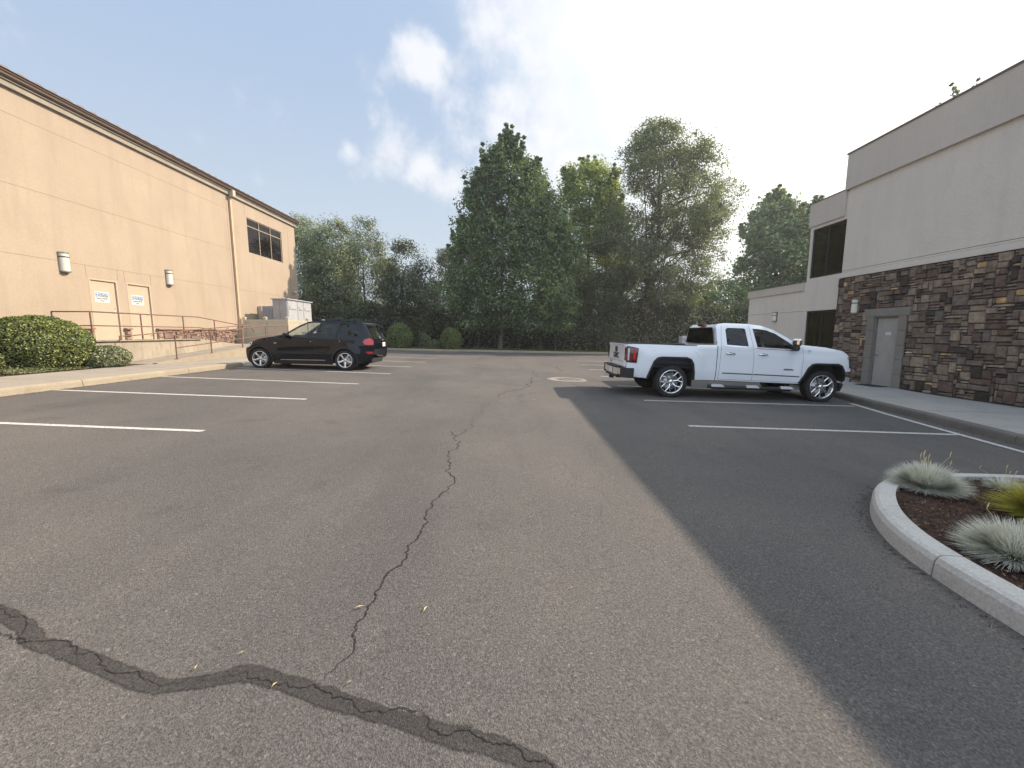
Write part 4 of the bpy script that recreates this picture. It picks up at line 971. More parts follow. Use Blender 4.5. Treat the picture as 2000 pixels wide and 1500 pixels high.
CT.strip('bumper', M_chrome, [(4.30, .50), (4.40, .56), (4.42, .84)], lambda x, z: .14)
CT.side('bumper_corner', M_chrome, [(4.22, .50), (4.35, .46), (4.43, .60), (4.43, .80), (4.24, .80)], lift=.012, thick=.03, step=.1)
CT.strip('air_dam', M_plas, [(4.22, .30), (4.28, .30), (4.30, .50)], lambda x, z: .10, .93)
CT.side('air_dam_end', M_plas, [(4.18, .29), (4.31, .29), (4.33, .47), (4.22, .50)], lift=-.05, thick=.03, step=.1)
CT.side('headlight', M_clear, [(4.26, 1.16), (4.34, 1.16), (4.40, .92), (4.34, .92)], lift=.006, thick=.02, step=.1)
CT.side('headlight_bezel', M_plas, [(4.30, 1.17), (4.355, 1.17), (4.415, .88), (4.36, .88)], lift=.010, thick=.02, step=.1)
# flares
def off(path, d):
    out = []
    for i, p in enumerate(path):
        a = path[max(i-1, 0)]; b = path[min(i+1, len(path)-1)]; tx_, tz_ = b[0]-a[0], b[1]-a[1]; L = math.hypot(tx_, tz_); out.append((p[0]-tz_/L*d, p[1]+tx_/L*d))
    return out
for A_ in (arR, arF):
    for o in CT.side('fender_flare', M_plas, off(A_, .046)+A_[::-1], lift=.020, thick=.05, step=.08): pass
# bed
def solid(root, name, mat, lst, parent=None):
    for a in lst: mb = MB(); mb.bbox(*a, .008); o = build(mb, name, mat, parent or root, True)
    return o
solid(TR, 'cargo_bed', M_plas, [(-1.06, 1.03, -.88, .88, .80, .84), (-1.06, 1.03, -.93, -.86, .84, 1.27), (-1.06, 1.03, .86, .93, .84, 1.27), (-1.06, -1.01, -.86, .86, .84, 1.27)])
solid(TR, 'bed_rail', M_plas, [(-1.12, 1.03, -.955, -.86, 1.300, 1.322), (-1.12, 1.03, .86, .955, 1.300, 1.322), (-1.16, -1.08, -.86, .86, 1.298, 1.330)])
mb = MB(); mb.bbox(-1.165, -1.09, -.80, .80, .72, 1.296, .012); mb.bbox(-1.185, -1.14, -.80, .80, 1.255, 1.297, .01); tg = build(mb, 'tailgate', P_white, TR, True)
mb = MB(); mb.box(-1.169, -1.14, -.78, .78, .845, .855); build(mb, 'crease', M_seamw, tg, True)
mb = MB(); mb.bbox(-1.185, -1.15, -.10, .10, 1.07, 1.21, .01); build(mb, 'handle', M_black, tg, True)
mb = MB(); text_mesh(mb, 'GMC', .20, lambda a, c: (-1.172, -a*1.35, .975+c), .008); build(mb, 'lettering', M_black, tg, True)
mb = MB(); text_mesh(mb, 'SIERRA', .06, lambda a, c: (-1.1705, -a*1.1+.55, .79+c), .002); build(mb, 'lettering', M_black, tg, True)
for sg in (-1, 1):
    mb = MB(); mb.add([(-1.14, sg*.80, .50), (-1.14, sg*yst(-1.14, .50), .50), (-1.14, sg*yst(-1.14, 1.29), 1.30), (-1.14, sg*.80, 1.30)], [(0, 1, 2, 3)]); build(mb, 'corner_panel', P_white, TR, True)
    tl = MB(); yy = yst(-1.1, 1.05); tl.bbox(-1.165, -1.10, min(sg*.80, sg*(yy+.012)), max(sg*.80, sg*(yy+.012)), .875, 1.225, .012); build(tl, 'tail_light_end', M_dred, TR, True)
CT.side('tail_light', M_dred, [(-1.15, .865), (-.90, .855), (-.885, 1.20), (-1.0, 1.215), (-1.15, 1.235)], lift=.018, thick=.03, step=.1)
CT.side('tail_light_bezel', M_black, off([(-1.15, .85), (-.90, .84), (-.872, 1.20), (-1.0, 1.23), (-1.15, 1.25)], 0.0), lift=.012, thick=.02, step=.1)
CT.side('reflector', M_red, [(-1.0, .92), (-.95, .92), (-.94, 1.15), (-1.0, 1.16)], lift=.022, step=.1)
CT.side('reversing_lens', M_clear, [(-1.13, .90), (-1.09, .90), (-1.09, 1.19), (-1.13, 1.19)], lift=.022, step=.1)
solid(TR, 'rear_bumper', M_chrome, [(-1.28, -1.14, -.60, .60, .50, .68), (-1.26, -1.13, -.86, -.601, .52, .69), (-1.26, -1.13, .601, .86, .52, .69)])
solid(TR, 'bumper_end', M_plas, [(-1.26, -.95, -.99, -.84, .47, .71), (-1.26, -.95, .84, .99, .47, .71)])
solid(TR, 'bumper_step', M_plas, [(-1.29, -1.14, -.58, .58, .683, .72), (-1.285, -1.132, -.62, .62, .43, .497), (-1.32, -1.2, -.05, .05, .36, .45)])
quad3(TR, 'licence_plate', M_white, [(-1.287, -.16, .53), (-1.287, .16, .53), (-1.287, .16, .66), (-1.287, -.16, .66)][::-1])
# rear window and brake light of the cab
mb = MB(); mb.add([(1.034, -.80, 1.385), (1.034, .80, 1.385), (1.018+.028, .66, 1.775), (1.018+.028, -.66, 1.775)], [(3, 2, 1, 0)])
mb2 = MB(); mb2.prism([(-.80, 1.375), (.80, 1.375), (.66, 1.78), (-.66, 1.78)], lambda a, b, d: (d, a, b), 1.005, 1.030); build(mb2, 'rear_window', M_gl_dark, TR, True)
boxp(TR, 'brake_light', M_dred, 1.02, 1.12, -.16, .16, 1.815, 1.872)
# trim
for pth in ([(1.13, .50), (1.15, 1.30), (1.16, 1.55), (1.19, 1.82)], [(1.97, .50), (1.965, 1.0), (1.93, 1.33), (1.87, 1.86)], [(3.15, .50), (3.14, .9), (3.16, 1.10), (3.13, 1.36)], [(1.13, .505), (3.15, .49)]): CT.line('shut_line', M_seamw, pth, .007)
CT.line('bed_gap', M_seam, [(1.065, .48), (1.06, 1.33)], .016)
CT.line('side_moulding', M_plas, [(1.22, .665), (1.96, .655)], .022, .008); CT.line('side_moulding', M_plas, [(1.985, .655), (3.10, .64)], .022, .008)
CT.line('window_trim', M_chrome, [(1.27, 1.335), (1.84, 1.315)], .016, .006); CT.line('window_trim', M_chrome, [(2.0, 1.30), (3.02, 1.275)], .016, .006)
CT.line('fender_crease', M_seamw, [(-.52, 1.14), (-.42, 1.185), (-.2, 1.195), (.45, 1.185), (.55, 1.14), (.60, 1.02)], .004, .001)
for sg in (-1, 1):
    for hx in (1.38, 2.18):
        mb = MB(); y = sg*(yst(hx, 1.15)+.028); mb.tube([(hx-.11, y-sg*.025, 1.15), (hx-.09, y, 1.15), (hx+.09, y, 1.148), (hx+.11, y-sg*.025, 1.148)], .015, 8); build(mb, 'door_handle', M_chrome, TR, True)
        mb = MB(); mb.lathe([(0, .004), (.028, .003), (.03, 0)], Matrix.Translation((hx, sg*(yst(hx, 1.15)+.001), 1.15)) @ Matrix.Rotation(-sg*PI/2, 4, 'X') @ Matrix.Scale(1.8, 4, (1, 0, 0)), 16); build(mb, 'handle_cup', M_seamw, TR, True)
    y = sg*1.06
    mb = MB(); mb.tube([(2.93, sg*(yst(2.93, 1.34)-.01), 1.34), (2.95, sg*1.05, 1.36)], .03, 8); mi = build(mb, 'mirror', M_plas, TR, True)
    mb = MB(); mb.bbox(2.83, 2.93, min(sg*.98, sg*1.20), max(sg*.98, sg*1.20), 1.27, 1.40, .03); build(mb, 'mirror_base', M_black, mi, True)
    mb = MB(); mb.bbox(2.84, 2.97, min(sg*.975, sg*1.205), max(sg*.975, sg*1.205), 1.39, 1.56, .035); build(mb, 'mirror_cap', M_chrome, mi, True)
    mb = MB(); mb.tube([(.92, sg*.93, .33), (1.0, sg*1.0, .315), (2.9, sg*1.0, .315), (3.0, sg*.93, .33)], .048, 10); rbd = build(mb, 'running_board', M_plas, TR, True)
    for hx in (1.12, 1.98, 2.82):
        mb = MB(); a0, a1 = sorted((sg*.95, sg*1.062)); q0, q1 = (.325, .35) if sg < 0 else (.35, .325); mb.add([(hx-.16, a0, q0), (hx+.16, a0, q0), (hx+.16, a1, q1), (hx-.16, a1, q1), (hx-.10, a0, .385), (hx+.10, a0, .385), (hx+.10, a1, .385), (hx-.10, a1, .385)], [(0,3,2,1),(4,5,6,7),(0,1,5,4),(1,2,6,5),(2,3,7,6),(3,0,4,7)]); build(mb, 'step_pad', M_step, rbd, True)
    mb = MB(); mb.box(.47, .50, min(sg*.72, sg*.97), max(sg*.72, sg*.97), .30, .62); build(mb, 'mud_flap', M_plas, TR, True)
    for wx in (0, WBT): wheel(TR, wx, sg*.845, .40, .40, .292, sg, ('y', 6), M_chrome, .27)
    mb = MB(); text_mesh(mb, 'SIERRA', .05, lambda a, c: (2.86+a*1.9*(1 if sg < 0 else -1), sg*(yst(2.92, .80)+.006), .80+c), .002); build(mb, 'badge', M_black, TR, True)
    mb = MB(); text_mesh(mb, '4X4', .05, lambda a, c: ((-1.02 if False else -.78)+a*(1 if sg < 0 else -1), sg*(yst(-.78, .76)+.006), .76+c), .001) if False else None
    mb = MB(); text_mesh(mb, 'SLT', .05, lambda a, c: (3.30+a*(1 if sg < 0 else -1), sg*(yst(3.30, 1.27)+.006), 1.27+c), .001); build(mb, 'badge', M_steel, TR, True)
mb = MB(); mb.bbox(3.16, 3.28, -.60, -.40, 1.40, 1.425, .008) ; build(mb, 'wiper_cowl', M_plas, TR, True)
# chassis, wells, inside
solid(TR, 'chassis', M_under, [(-1.1, 4.2, -.55, -.42, .42, .58), (-1.1, 4.2, .42, .55, .42, .58), (-.62, 1.04, -.93, .93, .74, .80), (.62, 3.1, -.90, .90, .46, .52), (3.1, 4.22, -.68, .68, .50, 1.05), (-.06, .06, -.72, .72, .34, .46), (WBT-.06, WBT+.06, -.72, .72, .34, .46), (-.9, -.4, -.2, .4, .38, .55)])
for cx, A_ in ((0, arR), (WBT, arF)):
    n_ = len(A_)
    for sg in (-1, 1):
        mb = MB(); vs = [(x, sg*(yst(x, z)-.01), z) for x, z in A_]+[(x, sg*.62, z) for x, z in A_]; mb.add(vs, [(i, i+1, i+1+n_, i+n_) for i in range(n_-1)]); mb.add([(x, sg*.62, z) for x, z in A_], [tuple(range(n_))]); build(mb, 'wheel_well', M_under, TR, True)

solid(TR, 'seat', M_intb, [(1.45, 1.62, -.62, .62, .85, 1.45), (1.5, 1.9, -.62, .62, .72, .90), (2.22, 2.38, -.66, -.12, .80, 1.38), (2.22, 2.38, .12, .66, .80, 1.38), (2.24, 2.34, -.52, -.26, 1.42, 1.60), (2.24, 2.34, .26, .52, 1.42, 1.60), (2.3, 2.75, -.66, .66, .70, .86)])
solid(TR, 'dashboard', M_int, [(2.86, 3.12, -.86, .86, 1.02, 1.30), (2.78, 2.95, .15, .60, 1.20, 1.33)])
mb = MB(); mb.lathe([(.19, -.012), (.205, 0), (.19, .012), (.175, 0)], Matrix.Translation((2.70, .38, 1.20)) @ Matrix.Rotation(math.radians(-65), 4, 'Y'), 24, True, True); build(mb, 'steering_wheel', M_int, TR, True)
mb = MB(); mb.add([(1.12, -.90, .9), (3.05, -.90, .9), (3.05, .90, .9), (1.12, .90, .9)], [(0, 1, 2, 3)]); build(mb, 'cabin_floor', M_int, TR, True)
# ---- black suv
WBS = 2.93
SU = thing('suv', 'black suv with silver five spoke wheels parked nose to the ramp', 'suv', (-5.86, 15.02, gz(-5.86)-.005), rot=(0, math.atan(-.026)*1.0, PI+math.radians(1.0)))
stop = [(-1.2, .95), (-.97, 1.05), (-.80, 1.36), (-.66, 1.60), (-.52, 1.67), (0, 1.725), (.53, 1.745), (1.06, 1.715), (1.33, 1.665), (1.61, 1.54), (2.0, 1.29), (2.16, 1.20), (2.43, 1.135), (2.97, 1.04), (3.28, .93), (3.42, .80), (3.6, .6)]
def yss(x, z):
    y = .925
    if z < .62: y -= (.62-z)**2*.35
    if z > 1.08: y -= (z-1.08)*.36+.01
    elif z > .95: y -= (z-.95)*.08
    y -= .010*math.exp(-((z-.98)/.03)**2)
    if x > 2.75: y -= (x-2.75)**2*.30
    if x < -.35: y -= (x+.35)**2*.30
    for cx in (0, WBS):
        dd = math.hypot(x-cx, z-.36)
        if dd < .62: y += .026*max(0, min(1, (.62-dd)/.14))
    d = interp(stop, x)-z; r = .07
    if d < r: y -= (r-math.sqrt(max(0, r*r-(r-max(d, 0))**2)))
    return y
CS = Car(SU, yss)
aR = arcpts(0, .35, .415, 205, -15, 18); aF = arcpts(WBS, .35, .415, 195, -20, 18)
bodyS = [(-.93, .42), (-.60, .30), (-.42, .24)]+aR+[(.48, .26), (2.40, .24)]+aF+[(3.42, .25), (3.47, .42), (3.48, .64), (3.42, .80), (3.28, .93), (2.97, 1.04), (2.43, 1.135), (2.16, 1.20), (2.0, 1.29), (1.61, 1.54), (1.33, 1.665), (1.06, 1.715), (.53, 1.745), (0, 1.725), (-.52, 1.67), (-.66, 1.60), (-.80, 1.36), (-.93, 1.12), (-.97, 1.05), (-.985, .75)]
w1 = [(1.03, 1.125), (1.84, 1.135), (1.93, 1.235), (1.62, 1.44), (1.34, 1.585), (1.16, 1.625), (.88, 1.64)]
w2 = [(.37, 1.14), (.965, 1.125), (.815, 1.645), (.26, 1.645)]
w3 = [(-.10, 1.165), (.30, 1.142), (.19, 1.64), (.03, 1.635)]
w4 = [(-.46, 1.20), (-.145, 1.17), (-.02, 1.63), (-.20, 1.61), (-.38, 1.52), (-.47, 1.38)]
CS.side('body_side', P_black, bodyS, [w1, w2, w3, w4], step=.07)
CS.side('front_door_window', M_gclear, w1, lift=-.010, step=.2)
for w__, nm in ((w2, 'rear_door_window'), (w3, 'rear_door_window'), (w4, 'quarter_window')): CS.side(nm, M_gtint, w__, lift=-.010, step=.2)
def bulS(x, z):
    if x > 2.2: return .04+.26*max(0, min(1, (x-3.0)/.3))
    if x < -.6: return .03+.10*max(0, min(1, (1.6-z)/.3))
    return .035
sp_ = [(3.30, .24), (3.42, .25), (3.47, .42), (3.48, .64), (3.42, .80), (3.28, .93)]
CS.strip('front_bumper', P_black, sp_, lambda x, z: .30, nt=20)
CS.strip('hood', P_black, [(3.28, .93), (2.97, 1.04), (2.43, 1.135), (2.16, 1.20)], lambda x, z: .30*max(0, (x-2.9)/.38)**2+.045 if x > 2.9 else .045, nt=20)
for a_, b_ in ((-1, -.88), (.88, 1)): CS.strip('windshield_pillar', P_black, [(2.16, 1.20), (2.0, 1.29), (1.61, 1.54), (1.33, 1.665)], lambda x, z: .045, b_, 0, 3, tmin=a_)
CS.strip('windshield', M_gclear, [(2.16, 1.20), (2.0, 1.29), (1.61, 1.54), (1.33, 1.665)], lambda x, z: .045, .90, .005)
CS.strip('roof', P_black, [(1.33, 1.665), (1.06, 1.715), (.53, 1.745), (0, 1.725), (-.52, 1.67), (-.66, 1.60)], lambda x, z: .035)
CS.strip('tailgate', P_black, [(-.905, 1.165), (-.93, 1.12), (-.97, 1.05), (-.985, .75)], bulS)
for a_, b_ in ((-1, -.78), (.78, 1)): CS.strip('tailgate_pillar', P_black, [(-.66, 1.60), (-.80, 1.36), (-.905, 1.165)], bulS, b_, 0, 4, tmin=a_)
CS.strip('rear_window', M_gtint, [(-.66, 1.60), (-.80, 1.36), (-.905, 1.165)], bulS, .80, .004)
CS.strip('rear_bumper', P_black, [(-.985, .75), (-.975, .55), (-.93, .42), (-.7, .36)], lambda x, z: .17)
CS.strip('bumper_trim', M_chrome, [(-.99, .69), (-.99, .665)], lambda x, z: .17, .97, .012)
CS.strip('bumper_skid', M_chrome, [(-.955, .475), (-.945, .455)], lambda x, z: .17, .75, .012)
mb = MB(); vs = []
for j_ in range(13):
    t_2 = -1+j_/6; vs += [(-.62-.03*(1-t_2*t_2), t_2*.60, 1.655+.03*(1-t_2*t_2)), (-.86-.06*(1-t_2*t_2), t_2*.58, 1.605+.02*(1-t_2*t_2)), (-.86-.06*(1-t_2*t_2), t_2*.58, 1.58+.02*(1-t_2*t_2)), (-.64, t_2*.60, 1.60)]
mb.add(vs, [(j_*4+q, j_*4+q+1, j_*4+q+5, j_*4+q+4) for j_ in range(12) for q in range(3)], True); build(mb, 'spoiler', P_black, SU, True)
CS.side('tail_light', M_red, [(-.62, 1.03), (-.70, 1.10), (-.83, 1.15), (-.90, 1.12), (-.965, 1.04), (-.975, .93), (-.80, .91), (-.68, .93)], lift=.012, thick=.03, step=.1)
for sg in (-1, 1):
    t0, t1 = (.58, 1.0) if sg > 0 else (-1.0, -.58)
    CS.strip('tail_light_inner', M_red, [(-.965, 1.055), (-.975, .93)], bulS, t1, .012, 6, tmin=t0)
    CS.strip('fog_reflector', M_red, [(-.99, .655+.0), (-.985, .60)], lambda x, z: .17, max(t0, t1)*1 if sg > 0 else -.80, .012, 6, tmin=.80 if sg > 0 else -1.0)
CS.side('rear_reflector', M_red, [(-.72, .66), (-.80, .68), (-.95, .68), (-.96, .61), (-.80, .60)], lift=.008, thick=.02, step=.1)
CS.side('headlight', M_clear, [(3.18, .93), (3.30, .905), (3.42, .77), (3.43, .72), (3.30, .75), (3.20, .84)], lift=.008, thick=.02, step=.1)
CS.side('fog_light', M_plas, [(3.30, .40), (3.45, .42), (3.46, .55), (3.34, .56)], lift=.006, step=.1)
for A_ in (aR, aF): CS.side('fender_flare', M_plas, off(A_, .045)+A_[::-1], lift=.012, thick=.03, step=.08)
CS.side('sill', M_plas, [(.44, .19), (2.46, .19), (2.44, .31), (.46, .31)], lift=.004, thick=.06, step=.12)
CS.line('sill_strip', M_chrome, [(.68, .345), (2.22, .335)], .024, .016)
CS.line('door_moulding', M_plas, [(.55, .585), (2.22, .565)], .03, .012)
for pth in ([(2.30, .36), (2.33, .7), (2.22, .95), (2.1, 1.12)], [(1.0, .36), (1.02, .8), (1.0, 1.12), (.85, 1.68)], [(.42, .42), (.36, .75), (.18, .98), (.20, 1.15), (.14, 1.66)], [(-.62, 1.0), (-.4, .87), (.12, .87)] if False else [(-.45, .80), (-.98, .80)]): CS.line('shut_line', M_seam, pth, .008)
for sg in (-1, 1):
    for hx, hz in ((1.22, .98), (.22, 1.02)):
        mb = MB(); y = sg*(yss(hx, hz)+.03); mb.tube([(hx-.10, y-sg*.03, hz), (hx-.08, y, hz), (hx+.08, y, hz), (hx+.10, y-sg*.03, hz)], .015, 8); ho = build(mb, 'door_handle', P_black, SU, True)
        mb = MB(); mb.bbox(hx-.09, hx-.055, min(y, y+sg*.017), max(y, y+sg*.017), hz-.012, hz+.012, .003); build(mb, 'handle_insert', M_chrome, ho, True)
    mb = MB(); mb.bbox(1.88, 2.04, min(sg*.93, sg*1.13), max(sg*.93, sg*1.13), 1.10, 1.26, .045); mi = build(mb, 'mirror', P_black, SU, True)
    mb = MB(); mb.tube([(2.0, sg*.84, 1.14), (1.97, sg*.96, 1.13)], .025, 8); build(mb, 'mirror_arm', M_plas, mi, True)
    mb = MB(); mb.tube([(1.22, sg*.60, 1.70), (1.12, sg*.60, 1.755), (.5, sg*.60, 1.79), (-.2, sg*.60, 1.76), (-.42, sg*.61, 1.735), (-.52, sg*.61, 1.67)], .016, 8); build(mb, 'roof_rail', M_plas, SU, True)
    mb = MB(); mb.bbox(2.33, 2.42, min(sg*yss(2.37, .9), sg*(yss(2.37, .9)+.012)), max(sg*yss(2.37, .9), sg*(yss(2.37, .9)+.012)), .89, .915, .004); build(mb, 'side_repeater', M_clear, SU, True)
    for wx in (0, WBS): wheel(SU, wx, sg*.80, .355, .358, .255, sg, ('5', 5), M_alloy, .25)
quad3(SU, 'licence_plate', M_white, [(-1.095, -.16, .85), (-1.095, .16, .85), (-1.09, .16, 1.0), (-1.09, -.16, 1.0)], thick=.006, nvec=(-1, 0, 0))
mb = MB(); mb.lathe([(0, .01), (.036, .008), (.04, 0)], Matrix.Translation((-1.062, 0, 1.085)) @ Matrix.Rotation(-PI/2+.25, 4, 'Y'), 20); build(mb, 'emblem', M_chrome, SU, True)
solid(SU, 'underbody', M_under, [(-.85, 3.3, -.62, .62, .26, .40), (.5, 2.4, -.86, .86, .24, .32)])
for A_ in (aR, aF):
    n_ = len(A_)
    for sg in (-1, 1):
        mb = MB(); vs = [(x, sg*(yss(x, z)-.01), z) for x, z in A_]+[(x, sg*.58, z) for x, z in A_]; mb.add(vs, [(i, i+1, i+1+n_, i+n_) for i in range(n_-1)]); mb.add([(x, sg*.58, z) for x, z in A_], [tuple(range(n_))]); build(mb, 'wheel_well', M_under, SU, True)

solid(SU, 'seat', M_intb, [(1.0, 1.14, -.66, -.16, .75, 1.28), (1.0, 1.14, .16, .66, .75, 1.28), (1.02, 1.11, -.53, -.29, 1.31, 1.47), (1.02, 1.11, .29, .53, 1.31, 1.47), (.12, .26, -.66, .66, .75, 1.28), (.14, .22, -.5, -.28, 1.30, 1.44), (.14, .22, .28, .5, 1.30, 1.44), (1.1, 1.55, -.66, .66, .65, .80)])
solid(SU, 'dashboard', M_int, [(1.72, 2.1, -.80, .80, .85, 1.15), (1.66, 1.9, .15, .60, 1.05, 1.19)])
mb = MB(); mb.lathe([(.175, -.012), (.19, 0), (.175, .012), (.16, 0)], Matrix.Translation((1.56, .38, 1.13)) @ Matrix.Rotation(math.radians(-62), 4, 'Y'), 24, True, True); mb.tube([(1.56, .38, 1.13), (1.75, .38, 1.05)], .03, 8); build(mb, 'steering_wheel', M_int, SU, True)
mb = MB(); mb.add([(-.6, -.85, .85), (2.1, -.85, .85), (2.1, .85, .85), (-.6, .85, .85)], [(0, 1, 2, 3)]); build(mb, 'cabin_floor', M_int, SU, True)
# ================================================================== VEGETATION
def clumps_to_leaves(CL, R, per, size, asp, mat, name, parent, droop=0, up=.0, stretch=None):
    n = len(CL); k = per; C = np.repeat(CL, k, 0); RR = np.repeat(R, k)[:, None]
    o = unit(n*k)*(np.random.rand(n*k)[:, None]**.5)*(1+.55*np.random.rand(n*k)[:, None]**3)*RR*np.array(stretch or (1, 1, .75))
    nr = o/(np.linalg.norm(o, axis=1)[:, None]+1e-6)*.6+np.array([0, 0, .5])
    q = leafquads(C+o, size, asp, nr, droop); tint = np.clip(np.repeat(np.random.rand(n), k)*.6+np.random.rand(n*k)*.4, 0.001, 1)
    return quads_np(name, q, tint, mat, parent)
def tree(name, label, cat, base, rows, mat, nc, per, lsize, csize, trunk_r, bark, depth=1.0, gap=.0, spire=0, asp=.55, limbs=14, trunk_top=.72, lean=None, shell=.35, seed=0, droop=0, group=None, extra_limbs=None, tpath=None):
    """rows: [(z, centre x, radius)] low to high, world units, round the trunk's depth"""
    rnd = random.Random(seed); np.random.seed(seed)
    t = thing(name, label, cat, base, group)
    zs = [r[0] for r in rows]; z0, z1 = zs[0], zs[-1]; by = base[1]
    cx = lambda z: interp([(r[0], r[1]) for r in rows], z); rad = lambda z: interp([(r[0], r[2]) for r in rows], z)
    mxr = max(r[2] for r in rows); CL = []; R = []; tries = 0
    while len(CL) < nc and tries < nc*40:
        tries += 1; z = rnd.uniform(z0, z1)
        if rnd.random() > (rad(z)/mxr)**1.2+.05: continue
        a = rnd.uniform(0, 2*PI); lob = 1+.16*math.sin(3*a+z*.8+seed)+.10*math.sin(7*a+z*1.7+seed*2)
        f = math.sqrt(rnd.uniform(shell, 1)); r = rad(z)*f*lob
        p = Vector((cx(z)+r*math.cos(a), by+r*math.sin(a)*depth, z))
        if gap and noise.noise(p*.33+Vector((seed*7.3, 0, 0)))*.5+.5 < gap: continue
        CL.append(p); R.append(csize*rnd.uniform(.6, 1.35)*(.75+.25*rad(z)/mxr))
    for i in range(spire):
        if i % 3 == 0: continue
        a = rnd.uniform(0, 2*PI); z = rnd.uniform(z0+(z1-z0)*.35, z1); r = rad(z)*rnd.uniform(.85, 1.05) if z < z1-1 else rad(z)*rnd.random()
        q = Vector((cx(z)+r*math.cos(a), by+r*math.sin(a)*depth, z))
        hs_ = rnd.uniform(.5, 1.15)
        for j in range(5): CL.append(q+Vector((math.cos(a)*.10*(j-1)+rnd.uniform(-.10, .10), math.sin(a)*.10*(j-1)+rnd.uniform(-.1, .1), (.34*j-.35)*hs_))); R.append(csize*(.46-.075*j))
    clumps_to_leaves(np.array([tuple(p) for p in CL]), np.array(R), per, lsize, asp, mat, 'crown', t, droop)
    tk = MB(); zt_ = z0+(z1-z0)*trunk_top
    if tpath is None:
        tpath = []
        for i in range(9):
            f = i/8; z = base[2]+(zt_-base[2])*f; tpath.append(Vector((base[0]+(cx(zt_)-base[0])*f**1.5+math.sin(f*6+seed)*.12*(i > 0), by+math.sin(f*5+seed*2)*.1*(i > 0), z)))
    npn = len(tpath); tk.tube(tpath, [trunk_r*(1.25 if i == 0 else 1)*(1-.75*i/(npn-1)) for i in range(npn)], 10)
    for i in range(limbs):
        c = CL[rnd.randrange(min(nc, len(CL)))]; cand = [p for p in tpath[1:] if p[2] < c.z-.3] or [tpath[1]]; s0 = Vector(cand[-1]) if rnd.random() < .5 else Vector(rnd.choice(cand))
        mid = s0.lerp(c, .5)+Vector((rnd.uniform(-.3, .3), rnd.uniform(-.3, .3), -.25*abs(c.z-s0.z)*.3)); rr = trunk_r*rnd.uniform(.22, .4)
        tk.tube([s0, s0.lerp(mid, .5)+Vector((0, 0, .08)), mid, mid.lerp(c, .5)+Vector((rnd.uniform(-.15, .15), 0, .1)), c], [rr, rr*.8, rr*.6, rr*.4, rr*.15], 6)
    for L in (extra_limbs or []): tk.tube(L[0], L[1], 8)
    build(tk, 'trunk', bark, t); return t
def rows_px(Y, lst, zmin=None):
    out = []
    for v, a, b in lst:
        p, q = at(a, v, Y), at(b, v, Y); out.append((p.z, (p.x+q.x)/2, (q.x-p.x)/2))
    return sorted(out)
def gpt(u, Y, zadd=.1): p = at(u, 700, Y); return (p.x, Y, gz(p.x)+zadd)
BG = 'trees along the far edge of the lot'
tree('maple_tree', 'tall dense dark green maple with spiky upright top in the middle of the far edge', 'tree', gpt(977, 33.5),
     rows_px(33.5, [(280, 975, 1005), (310, 948, 1036), (350, 930, 1060), (400, 912, 1082), (450, 896, 1100), (500, 884, 1114), (560, 882, 1120), (610, 892, 1122), (645, 918, 1100)]), M_lf_maple, 1100, 95, .19, .85, .17, M_barkp, .62, .24, 190, .62, 18, .8, seed=1, group=BG)
tree('maple_tree', 'paler bright green tree peeking between the dark maple and the open branched tree', 'tree', gpt(1150, 40),
     rows_px(40, [(318, 1128, 1168), (345, 1098, 1198), (400, 1090, 1210), (460, 1085, 1225), (530, 1080, 1235), (600, 1100, 1225)]), M_lf_light, 620, 80, .22, .9, .25, M_bark, .8, .36, 80, .6, 18, .8, seed=2, group=BG)
Yc = 36.0; tb = gpt(1262, Yc)
tp = [Vector(tb)]+[at(u, v, Yc) for u, v in ((1262, 640), (1263, 590), (1264, 550), (1267, 515), (1285, 470), (1291, 430), (1285, 380), (1290, 320))]
el = [([at(1267, 515, Yc), at(1300, 480, Yc), at(1330, 440, Yc-.5), at(1345, 385, Yc-1)], [.2, .15, .1, .04]),
      ([at(1288, 440, Yc), at(1310, 405, Yc), at(1345, 385, Yc), at(1385, 375, Yc)], [.16, .12, .08, .03]),
      ([at(1265, 520, Yc), at(1245, 490, Yc), at(1225, 460, Yc), at(1205, 430, Yc)], [.14, .1, .07, .03]),
      ([at(1265, 530, Yc), at(1305, 500, Yc), at(1345, 490, Yc), at(1375, 470, Yc)], [.13, .1, .06, .03]),
      ([at(1200, 640, Yc), at(1205, 590, Yc), at(1228, 540, Yc), at(1242, 510, Yc), at(1228, 470, Yc), at(1215, 430, Yc)], [.2, .17, .13, .1, .07, .03])]
tree('locust_tree', 'tall open crowned olive green tree with visible dark forked branches', 'tree', tb,
     rows_px(Yc, [(238, 1268, 1302), (265, 1236, 1340), (300, 1222, 1388), (345, 1204, 1406), (390, 1200, 1436), (440, 1200, 1420), (490, 1206, 1400), (540, 1218, 1385), (590, 1238, 1360)]), M_lf_olive, 1000, 90, .18, .8, .26, M_bark, .7, .38, 0, .5, 46, .8, seed=3, group=BG, extra_limbs=el, tpath=tp, shell=.06)
tree('young_tree', 'small leaning olive branch cluster at the right side of the open crowned tree', 'tree', gpt(1395, 37),
     rows_px(37, [(375, 1385, 1420), (400, 1372, 1438), (430, 1375, 1425), (455, 1385, 1405)]), M_lf_olive, 60, 60, .2, .7, .1, M_bark, .9, .2, 0, .5, 12, .5, seed=31, group=BG) if False else None
